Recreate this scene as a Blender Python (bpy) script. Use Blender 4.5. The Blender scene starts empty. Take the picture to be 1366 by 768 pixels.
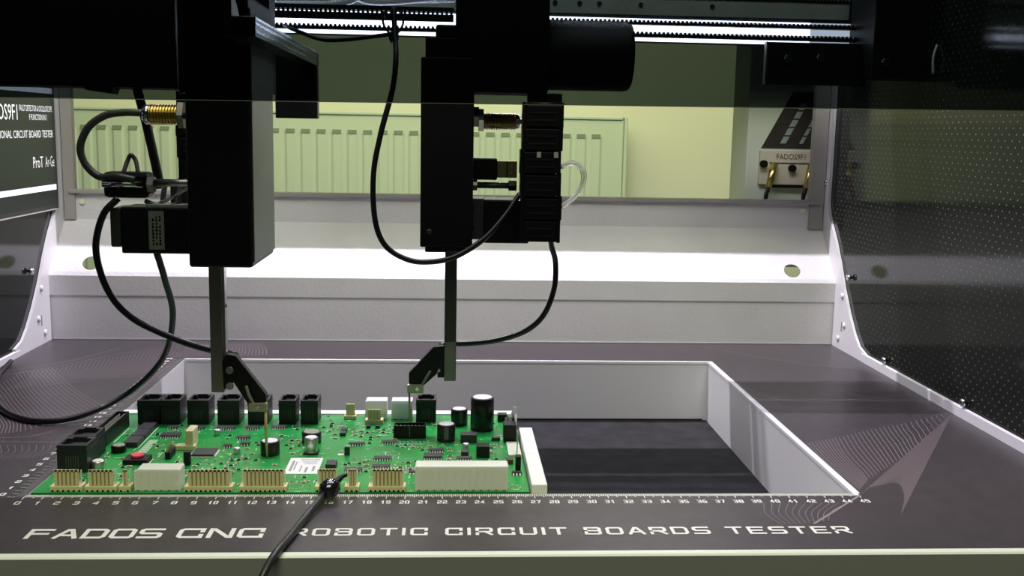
import bpy, math, random
from mathutils import Vector, Matrix
random.seed(7)
PI = math.pi
S = 0.01                      # everything below is written in centimetres
scene = bpy.context.scene
COL = scene.collection

# ------------------------------------------------------------ camera
cam_d = bpy.data.cameras.new('camera'); cam = bpy.data.objects.new('camera', cam_d); COL.objects.link(cam)
YAW, PITCH, ROLL = 0.0613211, 0.1508013, 0.0191939
fwd = Vector((math.sin(YAW)*math.cos(PITCH), math.cos(YAW)*math.cos(PITCH), -math.sin(PITCH)))
rt = Vector((math.cos(YAW), -math.sin(YAW), 0)); up = rt.cross(fwd)
r2 = math.cos(ROLL)*rt + math.sin(ROLL)*up; u2 = -math.sin(ROLL)*rt + math.cos(ROLL)*up
m = Matrix((r2, u2, -fwd)).transposed().to_4x4()
m.translation = Vector((22.2458, -53.9163, 19.6252))*S
cam.matrix_world = m
cam_d.sensor_width = 36; cam_d.lens = 36*1385.22/1366
cam_d.clip_start = .01; cam_d.clip_end = 100
scene.camera = cam

# ------------------------------------------------------------ world, lights, exposure
wd = bpy.data.worlds.new('world'); scene.world = wd; wd.use_nodes = True
wd.node_tree.nodes['Background'].inputs[0].default_value = (.55, .62, .45, 1)
wd.node_tree.nodes['Background'].inputs[1].default_value = .045
scene.view_settings.view_transform = 'Standard'; scene.view_settings.look = 'None'
scene.view_settings.gamma = 1; scene.view_settings.use_curve_mapping = False
scene.view_settings.exposure = 0.0
scene.cycles.max_bounces = 10; scene.cycles.transparent_max_bounces = 16
scene.cycles.use_denoising = True

def area(name, loc, size, power, color, target=None, shape='RECTANGLE'):
    l = bpy.data.lights.new(name, 'AREA'); l.shape = shape; l.size = size[0]*S; l.size_y = size[1]*S
    l.energy = power; l.color = color
    o = bpy.data.objects.new(name, l); COL.objects.link(o); o.location = Vector(loc)*S
    d = (Vector(target) - Vector(loc)) if target else Vector((0, 0, -1))
    o.rotation_euler = d.to_track_quat('-Z', 'Y').to_euler()
    return o
LED = (.93, .88, 1.0)
area('led_tube_rear', (22.5, 41.5, 58), (70, .4), 6.5, LED)
area('overhead_fill', (24, 8, 62), (60, 22), 2.6, LED)  # unseen fill added overhead to even the light on the board
area('room_lamp', (25, 105, 78), (160, 60), 8.6, (.91, 1.0, .48), (25, 165, 10))
area('front_fill', (22, -110, 150), (120, 60), 17.0, (.90, 1.0, .64), (22, 0, 5))  # unseen fill added behind the camera for the front faces

# ------------------------------------------------------------ materials
MATS = {}
def mat(name, color, rough=.5, metal=0, spec=.5, noise=0, nscale=30, bump=0, bscale=200, alpha=1, emis=None, es=0, trans=0, coat=0, sss=0):
    if name in MATS: return MATS[name]
    mt = bpy.data.materials.new(name); mt.use_nodes = True; nt = mt.node_tree; b = nt.nodes['Principled BSDF']
    b.inputs['Base Color'].default_value = (*color, 1); b.inputs['Roughness'].default_value = rough
    b.inputs['Metallic'].default_value = metal; b.inputs['Specular IOR Level'].default_value = spec
    b.inputs['Coat Weight'].default_value = coat; b.inputs['Coat Roughness'].default_value = .1
    if trans: b.inputs['Transmission Weight'].default_value = trans
    if sss:
        b.inputs['Subsurface Weight'].default_value = sss; b.inputs['Subsurface Scale'].default_value = .004
        b.inputs['Subsurface Radius'].default_value = (1, 1, 1)
    if emis:
        b.inputs['Emission Color'].default_value = (*emis, 1); b.inputs['Emission Strength'].default_value = es
    tc = nt.nodes.new('ShaderNodeTexCoord')
    if noise:
        n = nt.nodes.new('ShaderNodeTexNoise'); n.inputs['Scale'].default_value = nscale; n.inputs['Detail'].default_value = 6
        nt.links.new(tc.outputs['Object'], n.inputs['Vector'])
        r = nt.nodes.new('ShaderNodeMapRange'); r.inputs[1].default_value = .3; r.inputs[2].default_value = .7
        r.inputs[3].default_value = 1-noise; r.inputs[4].default_value = 1+noise
        nt.links.new(n.outputs['Fac'], r.inputs[0])
        x = nt.nodes.new('ShaderNodeVectorMath'); x.operation = 'SCALE'; x.inputs[0].default_value = color
        nt.links.new(r.outputs[0], x.inputs['Scale']); nt.links.new(x.outputs[0], b.inputs['Base Color'])
    if bump:
        n = nt.nodes.new('ShaderNodeTexNoise'); n.inputs['Scale'].default_value = bscale; n.inputs['Detail'].default_value = 3
        nt.links.new(tc.outputs['Object'], n.inputs['Vector'])
        bp = nt.nodes.new('ShaderNodeBump'); bp.inputs['Strength'].default_value = bump; bp.inputs['Distance'].default_value = .001
        nt.links.new(n.outputs['Fac'], bp.inputs['Height']); nt.links.new(bp.outputs[0], b.inputs['Normal'])
    MATS[name] = mt; return mt

BLK = mat('black_anodised', (.006, .006, .007), .45, spec=.3, noise=.2)
BLKP = mat('black_plastic', (.006, .006, .0065), .42, spec=.3)
BLKC = mat('black_cable', (.010, .010, .011), .3, spec=.5)
JACK = mat('black_jack_plastic', (.014, .014, .015), .48, spec=.5)
JIN = mat('dark_cavity', (.002, .002, .002), .9, spec=0)
WHP = mat('white_powder_coat', (.72, .69, .72), .42, bump=.35, bscale=330, noise=.03)
WHG = mat('white_bracket_paint', (.76, .74, .76), .4)
WHW = mat('white_well_plastic', (.74, .73, .72), .45, noise=.03, nscale=8)
RAILW = mat('white_nylon', (.86, .87, .80), .4, sss=.2)
OVER = mat('dark_printed_overlay', (.050, .041, .046), .36, spec=.5, noise=.12, nscale=90, bump=.08, bscale=700)
LINE = mat('mauve_ink', (.25, .20, .215), .4)
LINE2 = mat('faint_mauve_ink', (.115, .09, .097), .4)
INK = mat('white_ink', (.78, .76, .70), .5)
FLOORW = mat('black_well_floor', (.030, .030, .032), .85, spec=.15, noise=.25, nscale=60, bump=.15, bscale=400)
RIM_SHADE = mat('shaded_rim_grey', (.085, .078, .078), .55)  # left well rim is white; its shade is put into this grey
LIPM = mat('grey_front_paint', (.25, .245, .25), .45, bump=.1, bscale=300)
LIPE = mat('cream_edge_paint', (.78, .78, .68), .35)
ALU = mat('aluminium', (.55, .55, .53), .32, 1, noise=.1)
ALUD = mat('dull_steel', (.27, .26, .23), .42, 1, noise=.2, nscale=40)
FRAME = mat('grey_frame_steel', (.36, .34, .32), .5, noise=.06, nscale=20)
CHROME = mat('bright_steel', (.8, .8, .8), .15, 1)
BRASS = mat('brass_thread', (.85, .66, .26), .3, 1)
NICKEL = mat('nickel_thread', (.50, .40, .26), .28, 1)
GOLD = mat('gold_pin', (.55, .42, .20), .4, .4)
TIN = mat('tinned_pins', (.80, .78, .68), .4, .25)
PCB = mat('green_solder_mask', (.008, .27, .045), .3, spec=.6, noise=.25, nscale=55)
TRACE = mat('light_green_trace', (.03, .34, .09), .3)
SILK = mat('silkscreen_white', (.80, .86, .66), .6)
PAD = mat('solder_pad', (.68, .68, .58), .35, .5)
CREAM = mat('cream_connector', (.70, .62, .34), .45)
SLOT = mat('cream_connector_slot', (.34, .27, .11), .6)
MILK = mat('milky_nylon', (.78, .77, .69), .4, sss=.3)
MILKB = mat('clear_white_nylon', (.84, .87, .92), .35, sss=.3)
ICM = mat('ic_epoxy', (.028, .027, .030), .45)
BROWN = mat('brown_resin', (.07, .04, .03), .5)
TAN = mat('tan_ceramic', (.42, .32, .18), .5)
CANT = mat('capacitor_top', (.88, .87, .90), .3, .1)
CANS = mat('silver_can', (.62, .61, .57), .3, .9)
CAPB = mat('capacitor_sleeve', (.013, .010, .011), .3)
CAPS = mat('capacitor_stripe', (.12, .12, .11), .4)
RED = mat('red_button', (.78, .05, .09), .4)
STICK = mat('white_sticker', (.80, .80, .74), .5)
GREYINK = mat('grey_ink', (.30, .30, .32), .6)
CLEAR = mat('clear_tube', (.92, .95, .90), .08, spec=.6, trans=.8)
RUBBER = mat('glossy_black_rubber', (.006, .006, .010), .12, spec=.8, coat=.5)
HOSE = mat('pale_hose', (.72, .72, .78), .2, spec=.7)
STRIP = mat('pale_polycarbonate', (.50, .53, .46), .35, noise=.1)
WALL = mat('room_wall_paint', (.72, .70, .60), .8, noise=.02, nscale=2)
RADM = mat('radiator_enamel', (.54, .60, .50), .5)
RADD = mat('radiator_slot', (.22, .25, .18), .7)
LEDM = mat('led_diffuser', (.9, .9, .9), .5, emis=(.90, .86, 1.0), es=30.0)
LEDD = mat('led_diffuser_end', (.6, .6, .6), .5, emis=(.90, .86, 1.0), es=5.0)
SCREEN = mat('display_glass', (.008, .010, .010), .35, spec=.2, emis=(.014, .016, .014), es=1)
SCRW = mat('display_white', (.5, .5, .5), .5, emis=(.80, .80, 1.0), es=1.1)
SCRT = mat('display_text', (.5, .5, .5), .5, emis=(.80, .82, .78), es=.75)

def tint_material():
    mt = bpy.data.materials.new('smoked_acrylic'); mt.use_nodes = True; nt = mt.node_tree; nt.nodes.clear()
    out = nt.nodes.new('ShaderNodeOutputMaterial'); mx = nt.nodes.new('ShaderNodeMixShader')
    tr = nt.nodes.new('ShaderNodeBsdfTransparent'); tr.inputs[0].default_value = (.27, .30, .31, 1)
    gl = nt.nodes.new('ShaderNodeBsdfGlossy'); gl.inputs['Roughness'].default_value = .03
    lw = nt.nodes.new('ShaderNodeFresnel'); lw.inputs[0].default_value = 1.2
    nt.links.new(lw.outputs[0], mx.inputs[0]); nt.links.new(tr.outputs[0], mx.inputs[1]); nt.links.new(gl.outputs[0], mx.inputs[2])
    nt.links.new(mx.outputs[0], out.inputs[0]); return mt
TINT = tint_material()

def side_material(name, dots):
    """Glossy smoked side sheet; the right one carries a fine staggered grid of pale dots."""
    mt = bpy.data.materials.new(name); mt.use_nodes = True; nt = mt.node_tree; b = nt.nodes['Principled BSDF']
    b.inputs['Base Color'].default_value = (.010, .012, .010, 1); b.inputs['Roughness'].default_value = .10
    b.inputs['Specular IOR Level'].default_value = .2
    if dots:
        tc = nt.nodes.new('ShaderNodeTexCoord'); sp = nt.nodes.new('ShaderNodeSeparateXYZ'); nt.links.new(tc.outputs['Object'], sp.inputs[0])
        def M(op, a, b2=None, c=None):
            n = nt.nodes.new('ShaderNodeMath'); n.operation = op
            for i, v in enumerate((a, b2, c)):
                if v is None: continue
                if isinstance(v, (int, float)): n.inputs[i].default_value = v
                else: nt.links.new(v, n.inputs[i])
            return n.outputs[0]
        py, pz = .0088, .0042
        row = M('FLOOR', M('DIVIDE', sp.outputs['Z'], pz))
        sh = M('MULTIPLY', M('MODULO', row, 2), .5)
        fy = M('SUBTRACT', M('FRACT', M('ADD', M('DIVIDE', sp.outputs['Y'], py), sh)), .5)
        fz = M('SUBTRACT', M('FRACT', M('DIVIDE', sp.outputs['Z'], pz)), .5)
        d = M('SQRT', M('ADD', M('POWER', M('MULTIPLY', fy, py/.0011), 2), M('POWER', M('MULTIPLY', fz, pz/.0010), 2)))
        dot = M('LESS_THAN', d, .55)
        n = nt.nodes.new('ShaderNodeTexNoise'); n.inputs['Scale'].default_value = 9; nt.links.new(tc.outputs['Object'], n.inputs['Vector'])
        vis = M('MULTIPLY', dot, M('MULTIPLY', M('SUBTRACT', n.outputs['Fac'], .25), 1.6))
        mx = nt.nodes.new('ShaderNodeMix'); mx.data_type = 'RGBA'; nt.links.new(vis, mx.inputs['Factor'])
        mx.inputs['A'].default_value = (.010, .012, .010, 1); mx.inputs['B'].default_value = (.30, .29, .26, 1)
        nt.links.new(mx.outputs['Result'], b.inputs['Base Color'])
    return mt
SIDE_R = side_material('smoked_side_sheet_dotted', True); SIDE_L = side_material('smoked_side_sheet', False)

# ------------------------------------------------------------ mesh helpers
class MB:
    lift = 0.0
    def __init__(s): s.v = []; s.f = []; s.sm = []
    def add(s, vs, fs, smooth=False):
        o = len(s.v); s.v += [tuple(v) for v in vs]; s.f += [tuple(i+o for i in f) for f in fs]; s.sm += [smooth]*len(fs); return s
    def box(s, x0, x1, y0, y1, z0, z1, rz=0, c=None):
        vs = [(x, y, z) for z in (z0, z1) for x, y in ((x0, y0), (x1, y0), (x1, y1), (x0, y1))]
        if rz:
            cx, cy = c or ((x0+x1)/2, (y0+y1)/2); a, b = math.cos(rz), math.sin(rz)
            vs = [(cx+(x-cx)*a-(y-cy)*b, cy+(x-cx)*b+(y-cy)*a, z) for x, y, z in vs]
        return s.add(vs, [(0, 3, 2, 1), (4, 5, 6, 7), (0, 1, 5, 4), (1, 2, 6, 5), (2, 3, 7, 6), (3, 0, 4, 7)])
    def prism(s, pts, a0, a1, axis='y'):
        """pts: outline in the plane across the axis; extruded from a0 to a1."""
        def P(p, a): return {'y': (p[0], a, p[1]), 'x': (a, p[0], p[1]), 'z': (p[0], p[1], a)}[axis]
        n = len(pts); vs = [P(p, a0) for p in pts]+[P(p, a1) for p in pts]
        return s.add(vs, [tuple(range(n)), tuple(range(2*n-1, n-1, -1))]+[(i, i+n, (i+1) % n+n, (i+1) % n) for i in range(n)])
    def lathe(s, prof, c=(0, 0, 0), axis='z', n=24, smooth=True, cap=True):
        """prof: list of (radius, height)."""
        vs = []; fs = []
        for r, h in prof:
            for i in range(n):
                a = 2*PI*i/n; p, q = r*math.cos(a), r*math.sin(a)
                w = {'z': (p, q, h), 'x': (h, p, q), 'y': (p, h, q)}[axis]
                vs.append((c[0]+w[0], c[1]+w[1], c[2]+w[2]))
        for k in range(len(prof)-1):
            for i in range(n):
                j = (i+1) % n; fs.append((k*n+i, k*n+j, (k+1)*n+j, (k+1)*n+i))
        s.add(vs, fs, smooth)
        if cap:
            o = len(s.v)-len(vs)
            s.f.append(tuple(o+i for i in range(n))[::-1]); s.sm.append(False)
            s.f.append(tuple(o+(len(prof)-1)*n+i for i in range(n))); s.sm.append(False)
        return s
    def tube(s, pts, r, n=10, sub=6, smooth_path=True, cap=True):
        P = [Vector(p) for p in pts]; R = list(r) if isinstance(r, (list, tuple)) else [r]*len(P)
        if smooth_path and len(P) > 2:
            Q = []; RR = []; E = [2*P[0]-P[1]]+P+[2*P[-1]-P[-2]]
            for i in range(len(P)-1):
                a, b, c, d = E[i:i+4]
                for k in range(sub):
                    t = k/sub
                    Q.append(.5*((2*b)+(-a+c)*t+(2*a-5*b+4*c-d)*t*t+(-a+3*b-3*c+d)*t**3)); RR.append(R[i]*(1-t)+R[i+1]*t)
            Q.append(P[-1]); RR.append(R[-1]); P, R = Q, RR
        nrm = None; vs = []; fs = []
        for i, p in enumerate(P):
            t = (P[min(i+1, len(P)-1)]-P[max(i-1, 0)]).normalized()
            if nrm is None: nrm = t.orthogonal().normalized()
            nrm = (nrm-t*nrm.dot(t)).normalized(); b = t.cross(nrm)
            vs += [p+R[i]*(math.cos(2*PI*k/n)*nrm+math.sin(2*PI*k/n)*b) for k in range(n)]
        for i in range(len(P)-1):
            for k in range(n):
                j = (k+1) % n; fs.append((i*n+k, i*n+j, (i+1)*n+j, (i+1)*n+k))
        s.add(vs, fs, True)
        if cap:
            o = len(s.v)-len(vs); s.f.append(tuple(o+k for k in range(n))[::-1]); s.sm.append(False)
            s.f.append(tuple(o+(len(P)-1)*n+k for k in range(n))); s.sm.append(False)
        return s
    def ribbon(s, pts, w, z):
        P = [Vector((p[0], p[1])) for p in pts]; vs = []; MB.lift = (MB.lift+.00004) % .004; z = z+MB.lift
        for i, p in enumerate(P):
            t = (P[min(i+1, len(P)-1)]-P[max(i-1, 0)]);
            if t.length < 1e-6: t = Vector((1, 0))
            t.normalize(); n = Vector((-t.y, t.x))*w/2
            vs += [(p.x+n.x, p.y+n.y, z), (p.x-n.x, p.y-n.y, z)]
        return s.add(vs, [(2*i, 2*i+1, 2*i+3, 2*i+2) for i in range(len(P)-1)])
    def build(s, name, material, parent=None, bevel=0, origin=None, kind=None, label=None):
        me = bpy.data.meshes.new(name); o0 = Vector(origin) if origin else Vector((0, 0, 0))
        me.from_pydata([tuple((Vector(v)-o0)*S) for v in s.v], [], s.f); me.update()
        me.polygons.foreach_set('use_smooth', s.sm); me.materials.append(material)
        o = bpy.data.objects.new(name, me); COL.objects.link(o)
        if bevel:
            b = o.modifiers.new('edge', 'BEVEL'); b.width = bevel*S; b.segments = 2; b.limit_method = 'ANGLE'
        if parent:
            o.parent = parent; pw = parent_loc(parent); o.location = o0*S-pw
        else: o.location = o0*S
        if kind: o['kind'] = kind
        if label: o['label'] = label
        return o
def parent_loc(p):
    v = Vector((0, 0, 0))
    while p: v = v+p.location; p = p.parent
    return v
def thing(name, label, cat, loc=(0, 0, 0), group=None):
    o = bpy.data.objects.new(name, None); COL.objects.link(o); o.location = Vector(loc)*S; o.empty_display_size = .01
    return tag(o, label, cat, group)
def tag(o, label, cat, group=None):
    o['label'] = label; o['category'] = cat
    if group: o['group'] = group
    return o
def copy_tree(src, parent=None, move=None):
    c = src.copy(); COL.objects.link(c); c.parent = parent
    if move: c.location = src.location+Vector(move)*S
    for ch in list(src.children): copy_tree(ch, c)
    return c
def box(name, x0, x1, y0, y1, z0, z1, material, parent=None, bevel=0, **k):
    return MB().box(x0, x1, y0, y1, z0, z1).build(name, material, parent, bevel, **k)
def bez(pts, n=14):
    """Catmull-Rom resample of a 2-D polyline."""
    P = [Vector(p) for p in pts]
    if len(P) < 3: return [P[0].lerp(P[1], i/n) for i in range(n+1)]
    E = [2*P[0]-P[1]]+P+[2*P[-1]-P[-2]]; Q = []
    k = max(2, n//(len(P)-1))
    for i in range(len(P)-1):
        a, b, c, d = E[i:i+4]
        for j in range(k):
            t = j/k; Q.append(.5*((2*b)+(-a+c)*t+(2*a-5*b+4*c-d)*t*t+(-a+3*b-3*c+d)*t**3))
    Q.append(P[-1]); return Q

# stroke lettering: wide square capitals and digits, each stroke a flat ribbon
G = {
 'A': [[(0, 0), (.42, 1), (.58, 1), (1, 0)], [(.2, .3), (.8, .3)]],
 'B': [[(0, 0), (0, 1), (.9, 1), (1, .9), (1, .62), (.9, .52), (0, .52)], [(.9, .52), (1, .42), (1, .1), (.9, 0), (0, 0)]],
 'C': [[(1, .72), (1, 1), (.12, 1), (0, .88), (0, .12), (.12, 0), (1, 0), (1, .28)]],
 'D': [[(0, 0), (0, 1), (.85, 1), (1, .85), (1, .15), (.85, 0), (0, 0)]],
 'E': [[(1, 1), (0, 1), (0, 0), (1, 0)], [(0, .5), (.85, .5)]],
 'F': [[(0, 0), (0, 1), (1, 1)], [(0, .5), (.85, .5)]],
 'I': [[(0, 0), (0, 1)]],
 'N': [[(0, 0), (0, 1), (.12, 1), (.88, 0), (1, 0), (1, 1)]],
 'O': [[(.12, 0), (0, .12), (0, .88), (.12, 1), (.88, 1), (1, .88), (1, .12), (.88, 0), (.12, 0)]],
 'R': [[(0, 0), (0, 1), (.9, 1), (1, .9), (1, .55), (.9, .45), (0, .45)], [(.55, .45), (1, 0)]],
 'S': [[(1, 1), (.1, 1), (0, .9), (0, .6), (.1, .5), (.9, .5), (1, .4), (1, .1), (.9, 0), (0, 0)]],
 'T': [[(0, 1), (1, 1)], [(.5, 0), (.5, 1)]],
 'U': [[(0, 1), (0, .12), (.12, 0), (.88, 0), (1, .12), (1, 1)]],
 '0': [[(.1, 0), (0, .1), (0, .9), (.1, 1), (.9, 1), (1, .9), (1, .1), (.9, 0), (.1, 0)]],
 '1': [[(.2, .75), (.6, 1), (.6, 0)]],
 '2': [[(0, 1), (.9, 1), (1, .9), (1, .6), (.9, .5), (.1, .5), (0, .4), (0, 0), (1, 0)]],
 '3': [[(0, 1), (.9, 1), (1, .9), (1, .1), (.9, 0), (0, 0)], [(.2, .5), (1, .5)]],
 '4': [[(.75, 0), (.75, 1), (0, .3), (1, .3)]],
 '5': [[(1, 1), (0, 1), (0, .55), (.9, .55), (1, .45), (1, .1), (.9, 0), (0, 0)]],
 '6': [[(.9, 1), (.1, 1), (0, .9), (0, .1), (.1, 0), (.9, 0), (1, .1), (1, .45), (.9, .55), (0, .55)]],
 '7': [[(0, 1), (1, 1), (.4, 0)]],
 '8': [[(.1, 0), (0, .1), (0, .9), (.1, 1), (.9, 1), (1, .9), (1, .1), (.9, 0), (.1, 0)], [(0, .5), (1, .5)]],
 '9': [[(.1, 0), (.9, 0), (1, .1), (1, .9), (.9, 1), (.1, 1), (0, .9), (0, .55), (.1, .45), (1, .45)]],
}
def letters(mb, text, x, y, w, h, gap, th, z, space=None):
    for ch in text:
        if ch == ' ': x += space or w; continue
        gw = 0 if ch == 'I' else w-th
        for st in G[ch]:
            pts = [(x+th/2+px*gw, y+th/2+py*(h-th)) for px, py in st]
            # mitred ribbon with square ends
            P = [Vector(p) for p in pts]; closed = (P[0]-P[-1]).length < 1e-6
            if not closed:
                P[0] = P[0]+(P[0]-P[1]).normalized()*th/2; P[-1] = P[-1]+(P[-1]-P[-2]).normalized()*th/2
            n = len(P)-1 if closed else len(P); vs = []; MB.lift = (MB.lift+.0006) % .006; zz = z+MB.lift
            for i in range(n):
                a = P[(i-1) % n] if (closed or i > 0) else None; b = P[(i+1) % n] if (closed or i < n-1) else None
                d1 = (P[i]-a).normalized() if a is not None else None; d2 = (b-P[i]).normalized() if b is not None else None
                if d1 is None: d1 = d2
                if d2 is None: d2 = d1
                n1 = Vector((-d1.y, d1.x)); n2 = Vector((-d2.y, d2.x)); mm = (n1+n2).normalized()
                k = th/2/max(.35, mm.dot(n1)); vs += [(*(P[i]+mm*k), zz), (*(P[i]-mm*k), zz)]
            segs = range(n if closed else n-1)
            mb.add(vs, [(2*i, 2*i+1, 2*((i+1) % n)+1, 2*((i+1) % n)) for i in segs])
        x += (th if ch == 'I' else w)+gap
    return x
def text_mesh(name, body, height, width, material, parent, origin, xdir, updir, label=None):
    """Plain sans lettering turned into a flat mesh, fitted to a width, laid on the plane of xdir and updir."""
    c = bpy.data.curves.new(name, 'FONT'); c.body = body; c.size = 1; c.resolution_u = 2
    tmp = bpy.data.objects.new(name+'_tmp', c); COL.objects.link(tmp)
    dg = bpy.context.evaluated_depsgraph_get(); dg.update()
    me = bpy.data.meshes.new_from_object(tmp.evaluated_get(dg)); bpy.data.objects.remove(tmp)
    xs = [v.co.x for v in me.vertices]; ys = [v.co.y for v in me.vertices]
    x0, x1 = min(xs), max(xs); y0 = 0; y1 = max(ys)
    o3, xd, ud = Vector(origin), Vector(xdir).normalized(), Vector(updir).normalized()
    for v in me.vertices:
        v.co = (o3+xd*((v.co.x-x0)/(x1-x0)*width)+ud*((v.co.y-y0)/(y1-y0)*height))*S-parent_loc(parent)
    me.materials.clear(); me.materials.append(material)
    for p in me.polygons: p.material_index = 0
    o = bpy.data.objects.new(name, me); COL.objects.link(o); o.parent = parent
    if label: o['label'] = label
    return o

# ============================================================ ROOM BEHIND
rw = MB().box(-140, 180, 165, 168, -90, 110).build('wall_back', WALL); rw['kind'] = 'structure'
fl = MB().box(-140, 180, -60, 168, -92, -90).build('floor', mat('room_floor', (.25, .24, .2), .6, noise=.1)); fl['kind'] = 'structure'

rad = thing('radiator', 'pale panel radiator on the wall seen through the rear opening', 'radiator', (0, 158, -30))
RX0, RX1, RZ0, RZ1 = -62.0, 57.2, -32, 22.0
box('radiator_body', RX0, RX1, 156.4, 160.5, RZ0, RZ1, RADM, rad, .3)
box('top_grille', RX0+.3, RX1-.3, 156, 161, RZ1, RZ1+.7, RADM, rad, .2)
box('side_cover', RX1, RX1+.7, 155.8, 161, RZ0, RZ1+.7, RADM, rad, .2)
box('side_cover', RX0-.7, RX0, 155.8, 161, RZ0, RZ1+.7, RADM, rad, .2)
box('wall_bracket', 0, 4, 160.5, 164.9, -10, 10, RADM, rad); box('wall_bracket', 40, 44, 160.5, 164.9, -10, 10, RADM, rad)
fin_me = None; slot_me = None; nf = int((RX1-RX0-4)/3.05)
for i in range(nf):
    x = RX0+2.6+i*3.05
    if fin_me is None:
        prof = [(x, 156.4), (x+.5, 156.1), (x+1.9, 156.1), (x+2.4, 156.4)]
        f = MB().prism(prof, RZ0+3, RZ1-3.4, 'z').build('fin', RADM, rad, origin=(x, 156, 0)); fin_me = f
        sl = MB().box(x+.3, x+2.0, 155.95, 156.45, RZ1-3.7, RZ1-2.9).build('slot', RADD, rad, origin=(x, 156, 0)); slot_me = sl
    else:
        for src in (fin_me, slot_me):
            c = src.copy(); COL.objects.link(c); c.parent = rad; c.location = src.location+Vector((i*3.05*S, 0, 0))

# tester unit seen at the right edge of the rear opening
tu = thing('tester_unit', 'pale upright tester unit with dark slanted print and two gold plugs', 'instrument', (57, 52, 6))
box('casing', 52.6, 62, 52, 58, 6, 30, mat('pale_casing', (.62, .66, .58), .5), tu, .2)
MB().prism([(54.1, 18.3), (60.6, 18.3), (60.6, 24), (57.1, 24)], 51.9, 52.0, 'y').build('dark_print', mat('dark_print', (.030, .024, .022), .5), tu)
for k, (a, b) in enumerate(((56.0, .55), (58.0, .35))):
    sh = Vector((2.1, 0, 4.2)).normalized()
    for q in range(5):
        p = Vector((a, 51.85, 18.8))+sh*(q*.95)
        MB().prism([(p.x, p.z), (p.x+b*1.1, p.z), (p.x+b*1.1+.35, p.z+.7), (p.x+.35, p.z+.7)], 51.84, 51.88, 'y').build('print_mark', mat('grey_print', (.28, .32, .32), .5), tu)
box('front_panel', 53.9, 60.4, 51.5, 52, 14.6, 18.1, mat('cream_panel', (.62, .58, .46), .5), tu, .05)
text_mesh('panel_lettering', 'FADOS9F1', .55, 3.0, mat('brown_ink', (.10, .07, .05), .6), tu, (55.6, 51.45, 17.2), (1, 0, 0), (0, 0, 1))
box('panel_line', 54.9, 59.6, 51.44, 51.5, 16.75, 16.87, mat('brown_ink', (0, 0, 0)), tu)
box('panel_line', 55.0, 59.2, 51.4, 51.5, 14.3, 14.6, BLKP, tu)
for x, z in ((54.2, 16.7), (57.2, 16.3)): MB().lathe([(.38, 0), (.38, .5), (.3, .6)], (x, 50.9, z), 'y', 16).build('knob', BLKP, tu)
for x in (55.4, 59.3):
    pl = MB().tube([(x, 51.4, 16.6), (x-.35, 50.9, 15.7), (x-.75, 50.6, 14.3)], [.42, .38, .3], 14, smooth_path=False).build('plug', BRASS, tu)
    pl['label'] = 'gold plug'
    MB().tube([(x-.75, 50.6, 14.3), (x-1.0, 50.5, 13.2), (x-.7, 50.5, 11.5), (x-.2, 50.6, 8), (x, 51, 5.5)], .22, 8).build('plug_cable', BLKC, tu)

# ============================================================ TESTER CHASSIS
ch = thing('tester_chassis', 'white metal chassis of the board tester with dark printed worktop', 'machine', (22.5, 17, -12))
X0, X1, Y0, Y1 = -13.8, 58.7, -7.45, 41.3
def deck_ring(z0, z1, x0, x1, y0, y1, hx0, hx1, hy0, hy1):
    o = [(x0, y0), (x1, y0), (x1, y1), (x0, y1)]; h = [(hx0, hy0), (hx1, hy0), (hx1, hy1), (hx0, hy1)]
    vs = [(*p, z) for z in (z0, z1) for p in o+h]; fs = []
    for i in range(4):
        j = (i+1) % 4
        fs += [(8+i, 8+j, 12+j, 12+i), (i, i+4, j+4, j), (i, j, 8+j, 8+i), (4+i, 12+i, 12+j, 4+j)]
    return MB().add(vs, fs)
deck_ring(-.4, 0, X0, X1, Y0, Y1, -.45, 45.25, .34, 33.7).build('worktop_overlay', OVER, ch)
# front lip: light rounded edge, then the grey face
MB().prism([(-7.45, .01), (-7.6, .0), (-7.72, -.05), (-7.81, -.13), (-7.45, -.13)], X0-3, X1-.1, 'x').build('front_edge', LIPE, ch)
box('front_face', X0-3, X1+1, -7.8, -7.46, -12, -.13, LIPM, ch)
# side upstands along the worktop
MB().prism([(58.66, -.3), (58.66, .7), (58.8, .8), (58.97, .7), (58.97, -.3)], -7.45, 34, 'y').build('side_upstand', WHG, ch)
MB().prism([(-13.76, -.3), (-13.76, .5), (-13.9, .6), (-14.06, .5), (-14.06, -.3)], -7.45, 34, 'y').build('side_upstand', WHG, ch)
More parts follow.
